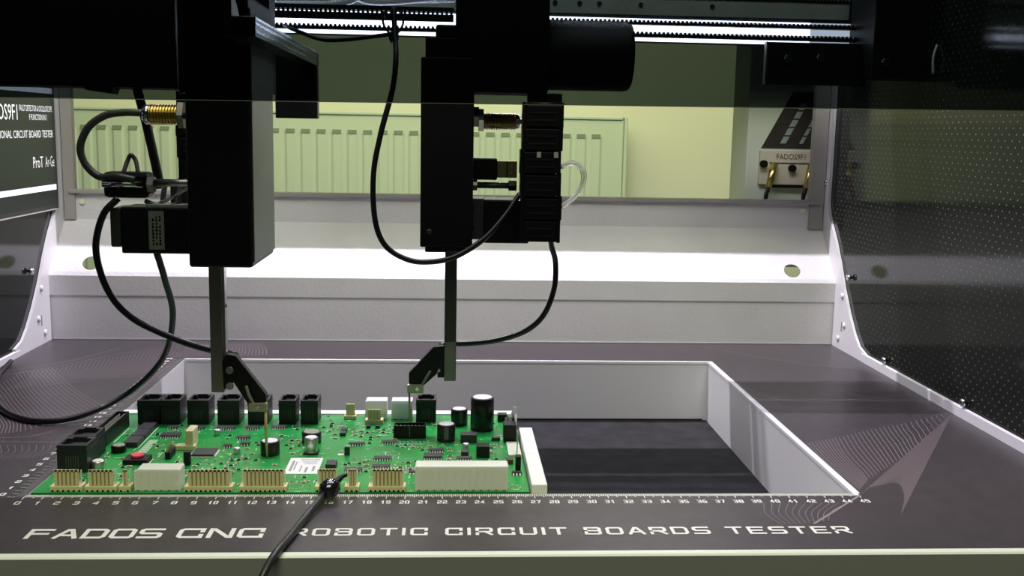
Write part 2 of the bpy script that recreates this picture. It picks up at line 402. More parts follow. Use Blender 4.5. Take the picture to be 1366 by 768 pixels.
# back panel: folded sheet with a cable hole at each end (holes are real openings in the strip mesh)
PR = [(41.3, 0), (41.3, 3.95), (41.12, 4.12), (41.12, 5.9), (41.35, 6.25), (45.7, 10.6), (45.7, 13.1), (46.5, 13.1)]
def back_panel():
    mb = MB(); holes = [(54.75, 'r'), (-10.3, 'l')]
    XA, XB = X0, X1
    for k in range(len(PR)-1):
        (ya, za), (yb, zb) = PR[k], PR[k+1]
        if k == 4:     # the slope, with a round hole near each end
            L = math.hypot(yb-ya, zb-za)
            def pt(x, t): return (x, ya+(yb-ya)*t/L, za+(zb-za)*t/L)
            edges = [XA, holes[1][0]-1.2, holes[1][0]+1.2, holes[0][0]-1.2, holes[0][0]+1.2, XB]
            for i in (0, 2, 4): mb.add([pt(edges[i], 0), pt(edges[i+1], 0), pt(edges[i+1], L), pt(edges[i], L)], [(0, 1, 2, 3)])
            for hx, _ in holes:
                R, tc = .80, .95; n = 32; ring = []; out = []
                for i in range(n):
                    a = 2*PI*i/n; c_, s_ = math.cos(a), math.sin(a); ring.append((hx+R*c_, tc+R*s_))
                    # square boundary
                    q = min(1.2/abs(c_) if abs(c_) > 1e-6 else 99, ((L-tc) if s_ > 0 else tc)/abs(s_) if abs(s_) > 1e-6 else 99)
                    out.append((hx+q*c_, tc+q*s_))
                # add corners exactly
                for cx, cy in ((1.2, L-tc), (-1.2, L-tc), (-1.2, -tc), (1.2, -tc)):
                    a = math.atan2(cy, cx) % (2*PI); i = round(a/(2*PI/n)) % n; out[i] = (hx+cx, tc+cy)
                vs = [pt(*p) for p in ring]+[pt(*p) for p in out]
                mb.add(vs, [(i, (i+1) % n, n+(i+1) % n, n+i) for i in range(n)])
        else:
            mb.add([(XA, ya, za), (XB, ya, za), (XB, yb, zb), (XA, yb, zb)], [(0, 1, 2, 3)])
    nv = len(mb.v); back = [(x, y+.12, z) for x, y, z in mb.v]; fs = list(mb.f); mb.add(back, fs)
    mb.add([(XA, 41.3, 0), (XB, 41.3, 0), (XB, 41.42, 0), (XA, 41.42, 0)], [(0, 1, 2, 3)])
    for hx, _ in holes:
        R, tc = .80, .95; L = math.hypot(4.35, 4.35); n = 32; vs = []
        for i in range(n):
            a = 2*PI*i/n; t = tc+R*math.sin(a); p = (hx+R*math.cos(a), 41.35+4.35*t/L, 6.25+4.35*t/L); vs += [p, (p[0], p[1]+.12, p[2])]
        mb.add(vs, [(2*i, 2*i+1, 2*((i+1) % n)+1, 2*((i+1) % n)) for i in range(n)])
    return mb.build('back_panel', WHP, ch)
back_panel()
MB().tube([(X0+.2, 41.22, .06), (X1-.2, 41.22, .06)], .09, 6, smooth_path=False).build('weld_seam', WHG, ch)
# flange of the rear opening, frame posts, and an unseen header shaped to block light
box('window_sill', X0+.6, X1-.5, 45.2, 46.5, 13.05, 13.4, FRAME, ch, .04)
box('window_post', X0+.1, -12.72, 45.4, 46.2, 10.6, 32, FRAME, ch)
box('window_post', 57.25, X1-.1, 45.4, 46.2, 10.6, 32, FRAME, ch)
box('header_light_block', X0, X1, 42.58, 62, 29.8, 33, BLK, ch)
for x, z, y in ((-12.1, 12.25, 45.6), (56.6, 12.4, 45.6)): MB().lathe([(.26, 0), (.26, -.05)], (x, y, z), 'y', 16).build('plug_hole', mat('cream_plug', (.75, .8, .6), .5), ch)
# side brackets: flared plates between the back panel and the worktop
def bracket(x0, x1):
    pts = [(46.2, -.3), (46.2, 32), (44.5, 32), (44.45, 13.4), (44.0, 12.2), (43.1, 11.1), (41.9, 9.8), (40.53, 7.97), (39, 5.6), (37.4, 3.56), (35.9, 2.0), (34.75, 1.15), (33.2, .75), (33.2, -.3)]
    return MB().prism(pts, x0, x1, 'x').build('side_bracket', WHG, ch)
bracket(58.7, 58.95); bracket(-14.05, -13.8)
for x, sx in ((58.7, -1), (-13.8, 1)):
    for y, z in ((39.2, 5.0), (38.3, 2.4), (39.6, .95)):
        MB().lathe([(.28, 0), (.26, sx*.12), (.12, sx*.2)], (x, y, z), 'x', 14).build('rivet', WHG, ch)
    box('slot_hole', x-.02 if sx < 0 else x-.02, x+.02, 38.9, 39.1, 1.7, 2.6, mat('slot_shade', (.25, .24, .25), .6), ch)
# smoked side sheets
MB().box(58.98, 59.3, -9, 48, -8, 40).build('side_sheet', SIDE_R, ch, label='smoked side sheet with a fine grid of pale dots')
MB().box(-14.35, -14.08, -9, 48, -8, 40).build('side_sheet', SIDE_L, ch)
def bolt(x, y, z, sx, r=.27):
    b = MB().lathe([(r*.45, 0), (r*.45, sx*.18), (r, sx*.18), (r*1.1, sx*.28), (r, sx*.42), (r*.6, sx*.46)], (x, y, z), 'x', 14).build('bolt', CHROME, ch)
    MB().lathe([(r*.35, 0), (r*.3, sx*.02)], (x+sx*.46, y, z), 'x', 6).build('hex_socket', JIN, b)
for y, z in ((29.2, 1.15), (15.6, 1.15), (38.1, 6.9), (45.3, 15.2)):
    bolt(58.98, y, z, -1)
for y, z in ((37.3, 6.8), (29.2, 1.1)): bolt(-14.08, y, z, 1)

# white plastic well under the opening
box('well_wall', -.45, 45.25, 33.3, 33.7, -5.2, -.02, WHW, ch); box('well_wall', 44.85, 45.25, 0, 33.3, -5.2, -.02, WHW, ch)
box('well_wall', -.5, 0, 0, 33.3, -5.2, -.05, WHW, ch); box('well_wall', -.45, 45.25, .04, .34, -5.2, -.41, WHW, ch)
MB().add([(-.45, 0, .012), (-.02, 0, .012), (-.02, 33.7, .012), (-.45, 33.7, .012)], [(0, 1, 2, 3)]).build('rim_shade_strip', RIM_SHADE, ch)
RIM = mat('white_rim', (.85, .84, .86), .35)
box('well_rim', -.0, 45.2, 33.25, 33.5, -.2, .03, RIM, ch, .02)
box('well_rim', 44.8, 45.05, 0, 33.4, -.2, .03, RIM, ch, .02)
box('well_floor', -.45, 45.25, -.3, 33.7, -5.5, -5.2, FLOORW, ch)
MB().tube([(.4, 33.2, -5.12), (44.5, 33.2, -5.12)], .07, 6, smooth_path=False).build('foam_edge', FLOORW, ch)

# printing on the worktop
mb = MB()
letters(mb, 'FADOS', 2.15, -5.72, 1.16, 1.22, .15, .23, .015)
letters(mb, 'CNC', 9.25, -5.72, 1.26, 1.22, .18, .23, .015)
mb.build('large_title_print', INK, ch)
mb = MB(); t = 'ROBOTIC CIRCUIT BOARDS TESTER'
nI = t.count('I'); nsp = t.count(' '); wL = .86; th = .17; gp = (28.2-(len(t)-nI-nsp)*wL-nI*th-nsp*.62)/(len(t)-nsp)
letters(mb, t, 14.6, -5.5, wL, .95, gp, th, .015, space=.62)
mb.build('subtitle_print', INK, ch)
mb = MB()
for k in range(451):
    x = k*.1; ln = .52 if k % 10 == 0 else (.38 if k % 5 == 0 else .26)
    mb.add([(x-.026, .29, .012), (x+.026, .29, .012), (x+.026, .26-ln*1.25, .012), (x-.026, .26-ln*1.25, .012)], [(3, 2, 1, 0)])
for k in range(331):
    y = k*.1; ln = .42 if k % 10 == 0 else (.3 if k % 5 == 0 else .2)
    if k % 5 == 0: mb.add([(-.5-ln, y-.015, .012), (-.5, y-.015, .012), (-.5, y+.015, .012), (-.5-ln, y+.015, .012)], [(0, 1, 2, 3)])
mb.build('ruler_ticks', mat('ruler_ink', (.75, .74, .68), .5), ch, kind='stuff')
mb = MB()
for k in range(46):
    s_ = str(k); w = .24 if len(s_) > 1 else .3; tot = w*len(s_)+.05*(len(s_)-1)
    letters(mb, s_, k-tot/2, -1.15, w, .46, .05, .075, .012)
for k in range(34):
    s_ = str(k); w = .24 if len(s_) > 1 else .3; tot = w*len(s_)+.05*(len(s_)-1)
    letters(mb, s_, -1.28-tot/2, k+.2, w, .42, .05, .085, .012)
mb.build('ruler_numbers', INK, ch)
def between(keys, n):
    """n curves interpolated through key curves (all with the same number of points)."""
    out = []
    K = [bez(k, 16) for k in keys]
    for i in range(n):
        t = i/(n-1)*(len(K)-1); a = min(int(t), len(K)-2); f = t-a
        out.append([K[a][j].lerp(K[a+1][j], f) for j in range(len(K[a]))])
    return out
mb = MB()
LK = [[(-9.6, 29.7), (-7.5, 26.3), (-5.5, 23.1), (-3.4, 20.2), (-1.7, 18.0)], [(-11.5, 28.5), (-10.0, 25.7), (-8.2, 22.4), (-5.7, 18.5), (-3.0, 14.7)], [(-11.4, 23.3), (-9.9, 21.0), (-8.1, 18.0), (-6.0, 14.6), (-4.9, 12.0)], [(-12.8, 20.0), (-10.4, 17.4), (-8.4, 15.0), (-7.1, 13.0), (-6.6, 11.2)]]
for c in between(LK, 26): mb.ribbon(c, .045, .010)
for i in range(34):
    t = i/33; a = Vector((-10.6, 28.6)).lerp(Vector((-1.6, 38.8)), t); b = Vector((-10.2, 23.4)).lerp(Vector((-1.4, 28.5)), t)
    mid = a.lerp(b, .5)+Vector((.45, 0)); mb.ribbon(bez([a, mid, b], 8), .03, .010)
for i in range(14):
    t = i/13; a = Vector((-7.2, 9.0)).lerp(Vector((-1.6, 9.2)), t); b = Vector((-6.2, 5.6)).lerp(Vector((-2.2, 6.6)), t)
    mb.ribbon(bez([a, a.lerp(b, .5)+Vector((.5, 0)), b], 8), .03, .010)
for i in range(26):     # faint sheaf reaching over the back edge of the well
    t = i/25; a = Vector((-1.2, 39.5)).lerp(Vector((5, 39.9)), t); b = Vector((-1.2, 33.9)).lerp(Vector((6.5, 35.3)), t)
    mb.ribbon(bez([a, a.lerp(b, .5)+Vector((.3, 0)), b], 6), .04, .010)
RK = [[(45.5, 9.6), (45.35, 7.2), (45.35, 4.5), (45.4, 2.4), (45.45, .9)], [(47.8, 10.9), (47.2, 8.1), (46.9, 5.8), (46.8, 4.0), (46.6, 2.6)], [(50.7, 12.6), (50.2, 10.1), (49.8, 8.1), (49.4, 6.2), (49.2, 5.3)], [(53.9, 14.3), (53.4, 12.6), (53.2, 11.5), (52.8, 10.2), (52.5, 9.1)], [(58.2, 16.9), (58.1, 16.8), (58.1, 16.6), (58.1, 16.5), (58.1, 16.4)]]
for c in between(RK, 34): mb.ribbon(c, .045, .010)
for i in range(11):
    t = i/10; a = Vector((39.3, -1.2)).lerp(Vector((43.9, -1.2)), t); b = Vector((39.3, -4.3)).lerp(Vector((41.9, -3.8)), t)
    mb.ribbon(bez([a, a.lerp(b, .5)+Vector((-.35, 0)), b], 8), .03, .010)
mb.ribbon(bez([(45.1, .0), (41.0, -4.2)], 4), .14, .010)
for c in ([(-13.0, 28.2), (-9.3, 32.0), (-6.6, 37.6)], [(-12.5, 27.0), (-9.1, 30.8), (-5.9, 35.1), (-1.2, 39.5)], [(-10.8, 23.0), (-7.4, 24.5), (-3.3, 26.9)], [(-5.4, 9.8), (-1.8, 9.7)], [(-5.7, 10.6), (-3.9, 11.0), (-2.8, 12.4)],
          [(46.0, 39.5), (51.9, 33.8), (58.0, 30.5)], [(45.6, 26.1), (50.3, 25.9), (56.0, 25.7)], [(45.4, 24.0), (48.4, 20.0), (57.9, 22.2)]):
    mb.ribbon(bez(c, 16), .07, .010)
mb.build('line_art_print', LINE, ch, kind='stuff')
mb = MB()
tip = Vector((58.3, 16.4)); foot = bez([(45.1, 0.0), (46.1, 1.2), (46.9, 1.6), (47.8, 2.0), (48.1, 1.6), (47.8, .6), (47.3, -.7), (46.2, -2.8)], 56)
for p in foot: mb.ribbon([p, p.lerp(tip, .5), tip], .05, .008)
for i in range(30):
    t = i/29
    mb.ribbon(bez([Vector((46.0, 39.5)).lerp(Vector((45.5, 28.5)), t), Vector((51.9, 33.8)).lerp(Vector((49, 27.2)), t), Vector((58.0, 30.5)).lerp(Vector((56, 25.8)), t)], 10), .03, .008)
for i in range(22):
    t = i/21
    mb.ribbon(bez([Vector((45.6, 26.1)).lerp(Vector((45.4, 24)), t), Vector((50.3, 25.9)).lerp(Vector((48.4, 20.0)), t), Vector((56, 25.7)).lerp(Vector((57.9, 22.2)), t)], 10), .03, .008)
mb.build('shaded_art_print', LINE2, ch, kind='stuff')

# ============================================================ SUPPORT RAILS IN THE WELL
rr = MB().box(26.86, 27.72, .3, 11.3, -5.2, .55).build('support_rail', RAILW, None, .06)
tag(rr, 'thick white plastic rail along the right edge of the green board', 'rail')
rb = MB().box(.05, 26.8, 16.05, 16.9, -5.2, .12).build('support_rail', RAILW, None, .04)
tag(rb, 'low white plastic rail behind the far edge of the green board', 'rail')
rf = MB().box(.05, 26.8, .5, .9, -5.2, -.12).build('support_rail', RAILW, None, .04)
tag(rf, 'white plastic rail hidden under the near edge of the green board', 'rail')

# ============================================================ CIRCUIT BOARD
pb = thing('circuit_board', 'green circuit board full of connectors and chips lying in the well', 'circuit board', (13.5, 8, -.11))
ZB = .05
box('board', .12, 26.78, .5, 15.95, -.11, ZB, PCB, pb)
foot_prints = []
def occ(x0, x1, y0, y1): foot_prints.append((x0-.05, x1+.05, y0-.05, y1+.05))
# cream wire-to-board headers along the near edge
def cream_header(x0, x1, y, h, n, pw=.62):
    occ(x0, x1, y, y+.75)
    o = MB().box(x0, x1, y, y+.72, ZB, ZB+.30)
    o = o.build('pin_connector', CREAM, pb, .03)
    hk = MB(); a, b = x0+.24, x1-.16
    hk.box(a, b, y+.10, y+.17, ZB+.30, ZB+h)                     # tall back plate
    ns = max(2, n); 
    for i in range(ns):
        cx = a+(b-a)*(i+.5)/ns; w = (b-a)/ns*.62
        hk.box(cx-w/2, cx+w/2, y+.03, y+.10, ZB+.30, ZB+h)
    hk.box(a, b, y+.03, y+.10, ZB+h-.09, ZB+h); hk.build('locking_wall', CREAM, o)
    sk = MB(); [sk.box(a+(b-a)*i/ns-.035, a+(b-a)*i/ns+.035, y+.085, y+.0995, ZB+.34, ZB+h-.1) for i in range(1, ns)]; sk.build('slots', SLOT, o)
    pn = MB(); ft = MB()
    for i in range(n):
        cx = x0+.14+(x1-x0-.28)*(i/(n-1) if n > 1 else .5)
        pn.box(cx-.03, cx+.03, y+.40, y+.46, ZB+.3, ZB+h*.9)
        ft.box(cx-.055, cx+.055, y-.006, y+.05, ZB, ZB+.10)
    pn.build('pins', TIN, o); ft.build('base_notches', JIN, o)
for a in ((1.05, 2.73, .66, 1.19, 6), (2.87, 4.53, .64, 1.19, 6), (4.65, 5.29, .64, 1.19, 2), (8.11, 10.69, .6, 1.20, 10), (11.04, 13.58, .58, 1.23, 10), (15.08, 16.39, .57, 1.25, 5), (16.68, 17.48, .56, 1.25, 3), (17.97, 20.0, .55, 1.25, 8)):
    cream_header(*a)
# milky white power connectors
def milk_block(name, x0, x1, y, d, h, n, material, cham=.2):
    occ(x0, x1, y, y+d)
    o = MB().prism([(x0, ZB), (x1, ZB), (x1, ZB+h-.04), (x1-.04, ZB+h), (x0+cham, ZB+h), (x0, ZB+h-cham*1.1)], y, y+d, 'y').build(name, material, pb, .05)
    nt = MB(); [nt.box(x0+(x1-x0)*(i+.5)/n-.07, x0+(x1-x0)*(i+.5)/n+.07, y-.008, y+.04, ZB, ZB+.06) for i in range(n)]; nt.build('base_notches', mat('green_shade', (.05, .10, .03), .6), o)
    rb = MB(); [rb.box(x0+(x1-x0)*i/n-.012, x0+(x1-x0)*i/n+.012, y-.006, y+.02, ZB+.12, ZB+h-.12) for i in range(1, n)]; rb.build('ribs', material, o)
milk_block('power_connector', 5.46, 7.9, .74, 1.05, 1.22, 6, MILK)
milk_block('power_connector', 20.5, 25.59, .66, 1.05, 1.40, 12, MILK, .06)
milk_block('power_connector', 16.66, 18.14, 14.75, 1.0, 1.32, 3, MILKB, .1)
milk_block('power_connector', 18.43, 19.85, 14.75, 1.0, 1.32, 3, MILKB, .05)
# modular jacks
def jack(x0, x1, y, d, h):
    occ(x0, x1, y, y+d); w = x1-x0; t = .13
    z1 = ZB+h; m_ = MB()
    m_.box(x0, x1, y, y+t, ZB, z1).box(x0, x1, y+d-t, y+d, ZB, z1).box(x0, x0+t, y+t, y+d-t, ZB, z1).box(x1-t, x1, y+t, y+d-t, ZB, z1)
    m_.box(x0+t, x1-t, y+t, y+d-t, ZB, z1-.5)
    # notched mouth: shoulders in the corners
    m_.box(x0+t, x0+w*.26, y+d-t-.28, y+d-t, z1-.5, z1).box(x1-w*.26, x1-t, y+d-t-.28, y+d-t, z1-.5, z1)
    m_.box(x0+t, x0+w*.2, y+t, y+t+.12, z1-.5, z1).box(x1-w*.2, x1-t, y+t, y+t+.12, z1-.5, z1)
    o = m_.build('modular_jack', JACK, pb)
    MB().box(x0-.03, x1+.03, y-.03, y+d+.03, z1-.34, z1-.27).build('collar', JACK, o)
    MB().add([(x0+t, y+t, z1-.495), (x1-t, y+t, z1-.495), (x1-t, y+d-t, z1-.495), (x0+t, y+d-t, z1-.495)], [(0, 1, 2, 3)]).build('cavity_floor', JIN, o)
    g = MB(); n = 4 if w < 1.3 else 6
    for i in range(n):
        cx = x0+w*(.3+.4*i/(n-1)); g.box(cx-.018, cx+.018, y-.012, y, ZB+.25, ZB+.95)
    g.build('contact_ribs', mat('jack_rib', (.08, .08, .07), .4), o)
for a in ((1.94, 3.35, 13.48, 1.75, 1.62), (3.43, 4.68, 13.5, 1.75, 1.63), (5.13, 6.54, 13.52, 1.75, 1.63), (7.1, 8.51, 13.52, 1.75, 1.63), (9.07, 10.39, 13.54, 1.75, 1.63), (11.08, 12.2, 13.56, 1.75, 1.62), (12.5, 13.64, 13.57, 1.75, 1.62), (20.12, 21.45, 14.1, 1.6, 1.56)):
    jack(*a)
jack(.31, 1.96, 3.83, 1.75, 1.58); jack(.2, 1.72, 5.95, 1.8, 1.5)
# generic boxes
def comp(name, x0, x1, y, d, h, material, z0=0, bevel=.02, label=None):
    occ(x0, x1, y, y+d); return box(name, x0, x1, y, y+d, ZB+z0, ZB+z0+h, material, pb, bevel, label=label)
def shroud(name, x0, x1, y0, y1, h, t=.08, pins=None):
    occ(x0, x1, y0, y1); z1 = ZB+h
    o = MB().box(x0, x1, y0, y0+t, ZB, z1).box(x0, x1, y1-t, y1, ZB, z1).box(x0, x0+t, y0+t, y1-t, ZB, z1).box(x1-t, x1, y0+t, y1-t, ZB, z1).box(x0+t, x1-t, y0+t, y1-t, ZB, ZB+.25).build(name, BLKP, pb)
    p = MB(); nx, ny = pins
    for i in range(nx):
        for j in range(ny):
            cx = x0+(x1-x0)*(i+.8)/(nx+.6); cy = y0+(y1-y0)*(j+.8)/(ny+.6); p.box(cx-.03, cx+.03, cy-.03, cy+.03, ZB+.25, z1-.12)
    p.build('pins', TIN, o); return o
shroud('ribbon_header', .65, 1.45, 8.6, 13.3, .95, pins=(2, 16))
o = shroud('ribbon_header', 18.82, 20.86, 10.38, 11.2, .84, pins=(8, 2))
MB().box(19.8, 19.86, 10.36, 10.38, ZB+.1, ZB+.8).build('polarising_rib', mat('grey_rib', (.10, .10, .10), .4), o)
MB().box(18.95, 20.75, 9.2, 9.24, ZB, ZB+.01).build('silk_line', SILK, pb)
# three large dark modules in a row beside a white guide line
for y in (8.5, 10.05, 11.6):
    comp('relay_module', 2.5, 3.35, y, 1.45, .32, ICM)
# chips with legs
def chip(x0, x1, y, d=.55, h=.14, n=None, legs='front', material=ICM):
    occ(x0, x1, y, y+d+.1)
    o = box('ic_chip', x0, x1, y+.1, y+.1+d, ZB+.03, ZB+.03+h, material, pb, .015)
    n = n or max(3, int((x1-x0)/.14)); g = MB()
    for i in range(n):
        cx = x0+(x1-x0)*(i+.5)/n
        g.box(cx-.032, cx+.032, y-.05, y+.1, ZB, ZB+.045).box(cx-.032, cx+.032, y+.06, y+.098, ZB+.04, ZB+.12)
        g.box(cx-.026, cx+.026, y+.1+d, y+.22+d, ZB, ZB+.035)
    g.build('legs', TIN, o)
    return o
for a in ((4.18, 5.36, 10.32, .7, .16), (5.52, 6.47, 12.13, .45), (7.23, 8.43, 12.14, .45), (9.1, 10.01, 12.16, .45), (8.97, 9.8, 10.0, .45), (9.48, 10.02, 8.76, .4), (8.53, 9.02, 8.31, .35), (10.79, 11.71, 12.34, .45), (16.13, 17.1, 8.75, .35), (17.87, 18.93, 5.83, .45), (18.13, 19.06, 9.1, .4), (20.83, 21.95, 5.97, .75, .2), (21.12, 22.03, 7.43, .45), (22.8, 23.74, 5.83, .4), (16.36, 17.34, 3.66, .5), (17.88, 18.92, 4.25, .5), (4.1, 4.75, 12.2, .4)):
    chip(*a)
# square controller chip, sticker, button
q = box('controller_chip', 7.05, 8.35, 6.6, 7.9, ZB+.03, ZB+.17, ICM, pb, .02); occ(6.9, 8.5, 6.4, 8.1)
g = MB()
for i in range(18):
    c = 7.1+1.2*i/17; g.box(c-.02, c+.02, 6.48, 6.6, ZB, ZB+.05).box(c-.02, c+.02, 7.9, 8.02, ZB, ZB+.05)
    cy = 6.65+1.2*i/17; g.box(8.35, 8.47, cy-.02, cy+.02, ZB, ZB+.05).box(6.93, 7.05, cy-.02, cy+.02, ZB, ZB+.05)
g.build('legs', TIN, q)
sk = MB().box(12.95, 14.86, 3.55, 6.42, ZB, ZB+.012).build('sticker', STICK, pb, label='white printed sticker'); occ(12.9, 14.9, 3.5, 6.5)
g = MB(); 
for x0, x1, y0, y1 in ((13.15, 13.3, 4.0, 5.9), (13.38, 13.46, 4.2, 5.7), (13.75, 13.83, 3.9, 5.0), (14.05, 14.2, 3.8, 4.7), (14.45, 14.6, 4.0, 4.9), (13.6, 14.7, 6.0, 6.15), (13.75, 14.6, 5.6, 5.72), (13.9, 14.6, 5.3, 5.4)):
    g.box(x0, x1, y0, y1, ZB+.012, ZB+.015)
g.build('sticker_print', GREYINK, sk)
b_ = comp('push_button', 3.49, 4.88, 5.15, 1.1, .3, BLKP)
MB().lathe([(.36, 0), (.36, .14), (.33, .18)], (4.18, 5.7, ZB+.3), 'z', 24).build('button_cap', RED, b_, label='red round cap')
# cylinders
def can(name, x, y, r, h, body, top, groove=True, label=None, stripe=None):
    occ(x-r, x+r, y-r, y+r)
    pr = [(r*.96, 0), (r, .04), (r, .12)]
    pr += [(r*.93, .16), (r, .2)] if groove else []
    pr += [(r, h-.08), (r*.93, h)]
    o = MB().lathe(pr, (x, y, ZB), 'z', 32).build(name, body, pb, label=label)
    MB().lathe([(r*.82, 0), (r*.80, .015)], (x, y, ZB+h), 'z', 28).build('top_disc', top, o)
    if stripe:
        g = MB(); n = 6
        vs = []
        for i in range(n+1):
            a = -PI/2-.25+.5*i/n+stripe; vs += [(x+(r+.006)*math.cos(a), y+(r+.006)*math.sin(a), ZB+.22), (x+(r+.006)*math.cos(a), y+(r+.006)*math.sin(a), ZB+h-.1)]
        g.add(vs, [(2*i, 2*i+2, 2*i+3, 2*i+1) for i in range(n)], True).build('polarity_stripe', CAPS, o)
    return o
bz = can('buzzer', 11.59, 6.85+.35, .57, .86, CAPB, CANT, False, 'short black round buzzer with white top')
can('capacitor', 13.75, 9.6, .60, .72, CAPB, CANS)
cs = can('capacitor', 14.02, 7.45, .40, 1.0, CANS, CANT, True, 'small silver capacitor can on black base')
MB().box(13.58, 14.46, 7.02, 7.9, ZB, ZB+.1).build('base', BLKP, cs)
can('capacitor', 22.16, 10.04, .58, 1.10, CAPB, CANT, stripe=.02)
can('capacitor', 23.02, 13.68, .56, 1.09, CAPB, CANT, stripe=.25)
can('capacitor', 24.52, 12.53, .77, 2.2, CAPB, CANT, label='largest tall black capacitor with bright top')
can('trimmer', 2.35+.15, 7.7, .44, .42, BLKP, CHROME, False)
can('capacitor', 23.39, 8.0, .2, .42, CANS, CANT, False)
can('crystal_can', 2.3, 4.6, .36, .46, CANS, TIN, False)
for x, y in ((9.6, 7.3), (7.6, 11.1)): can('capacitor', x, y, .2, .36, CANS, CANT, False)
# assorted taller parts
comp('jumper_header', 7.0, 7.36, 5.02, .36, .8, BLKP); comp('jumper_header', 5.62, 5.95, 6.2, 1.2, .42, BLKP)
g = MB(); [g.box(7.05+.13*i, 7.09+.13*i, 5.1, 5.14, ZB+.8, ZB+1.0) for i in range(3)]; [g.box(5.75, 5.79, 6.3+.2*i, 6.34+.2*i, ZB+.42, ZB+.8) for i in range(5)]
g.build('gold_pins', GOLD, pb)
ch2 = MB().box(5.75, 6.95, 7.95, 8.55, ZB, ZB+.26).build('pin_connector', CREAM, pb, .03); occ(5.7, 7, 7.9, 9)
MB().box(6.35, 6.8, 8.1, 9.4, ZB+.05, ZB+1.15).build('locking_wall', CREAM, ch2)
occ(6.3, 6.85, 8, 9.5)
comp('inductor', 23.08, 24.1, 9.43, .7, .54, ICM); comp('power_module', 24.0, 24.79, 6.4, .8, .72, BLKP)
g = MB(); [g.box(24.15+.22*i, 24.25+.22*i, 7.4, 7.5, ZB, ZB+.5) for i in range(3)]; g.build('gold_pins', GOLD, pb)
tr = comp('relay', 25.8, 26.6, 9.6, 1.0, 1.13, BLKP); comp('relay', 25.64, 26.26, 14.3, .6, .5, BLKP); comp('transistor', 23.08, 23.53, 6.7, .5, .3, ICM)
comp('diode', 25.06, 25.59, 9.91, .35, .22, ICM); comp('voltage_regulator', 26.2, 26.5, 3.75, .5, .95, BLKP); comp('tantalum_capacitor', 25.7, 26.15, 5.2, .4, .3, BROWN)
comp('transistor', 25.96, 26.52, 3.24, .3, .2, ICM); comp('tantalum_capacitor', 15.21, 15.81, 4.4, .9, .28, ICM)
g = MB(); [g.box(26.0+.19*i, 26.08+.19*i, 3.0, 3.26, ZB, ZB+.12) for i in range(3)]; g.build('legs', TIN, pb, kind='stuff')
tq = comp('transistor', 20.05, 20.42, 3.4, .25, .2, ICM); MB().box(20.1, 20.2, 3.25, 3.4, ZB, ZB+.1).build('leg', TIN, tq); MB().box(20.28, 20.38, 3.25, 3.4, ZB, ZB+.1).build('leg', TIN, tq)
comp('crystal', 16.05, 16.36, 6.95, .3, .5, ICM); box('crystal_cap', 16.07, 16.34, 6.97, 7.23, ZB+.5, ZB+.58, CHROME, pb, .02)
comp('solder_land', 15.65, 15.98, 6.95, .3, .02, mat('white_land', (.85, .85, .80), .4), bevel=0)
# cream header and back upright connector
k1 = MB().box(15.35, 15.95, 15.05, 15.2, ZB, ZB+1.0).box(15.25, 16.05, 14.7, 15.3, ZB, ZB+.25).build('pin_connector', CREAM, pb, .02); occ(15.2, 16.1, 14.6, 15.4)
k2 = MB().box(16.75, 17.95, 13.6, 14.3, ZB, ZB+.30).box(16.92, 17.78, 13.68, 13.78, ZB+.3, ZB+1.0).build('pin_connector', CREAM, pb, .02); occ(16.7, 18, 13.5, 14.4)
g = MB(); [g.box(16.92+.215*i-.02, 16.92+.215*i+.02, 13.67, 13.68, ZB+.36, ZB+.95) for i in range(1, 4)]; g.build('slots', SLOT, k2)
for x in (16.9, 17.5): comp('transistor', x, x+.3, 12.6, .3, .2, ICM)
for y in (10.9, 11.7): comp('diode', 15.35, 15.72, y, .6, .22, ICM)
# relay socket on the right: pale base, black body and steel clips
comp('relay_base', 25.95, 26.75, 6.7, 2.7, .12, mat('cream_base', (.68, .70, .56), .45))
g = MB().box(26.45, 26.52, 6.9, 7.3, ZB+.1, ZB+1.5).box(26.1, 26.16, 10.9, 11.3, ZB, ZB+1.4).box(26.4, 26.7, 10.9, 10.96, ZB+.4, ZB+1.5); g.build('steel_clip', CHROME, pb)
MB().prism([(26.3, ZB+1.1), (26.75, ZB+1.1), (26.7, ZB+1.75), (26.5, ZB+1.8)], 11.6, 11.66, 'y').build('clip_plate', CANT, pb)
comp('relay', 26.0, 26.7, 11.4, .9, .9, BLKP)
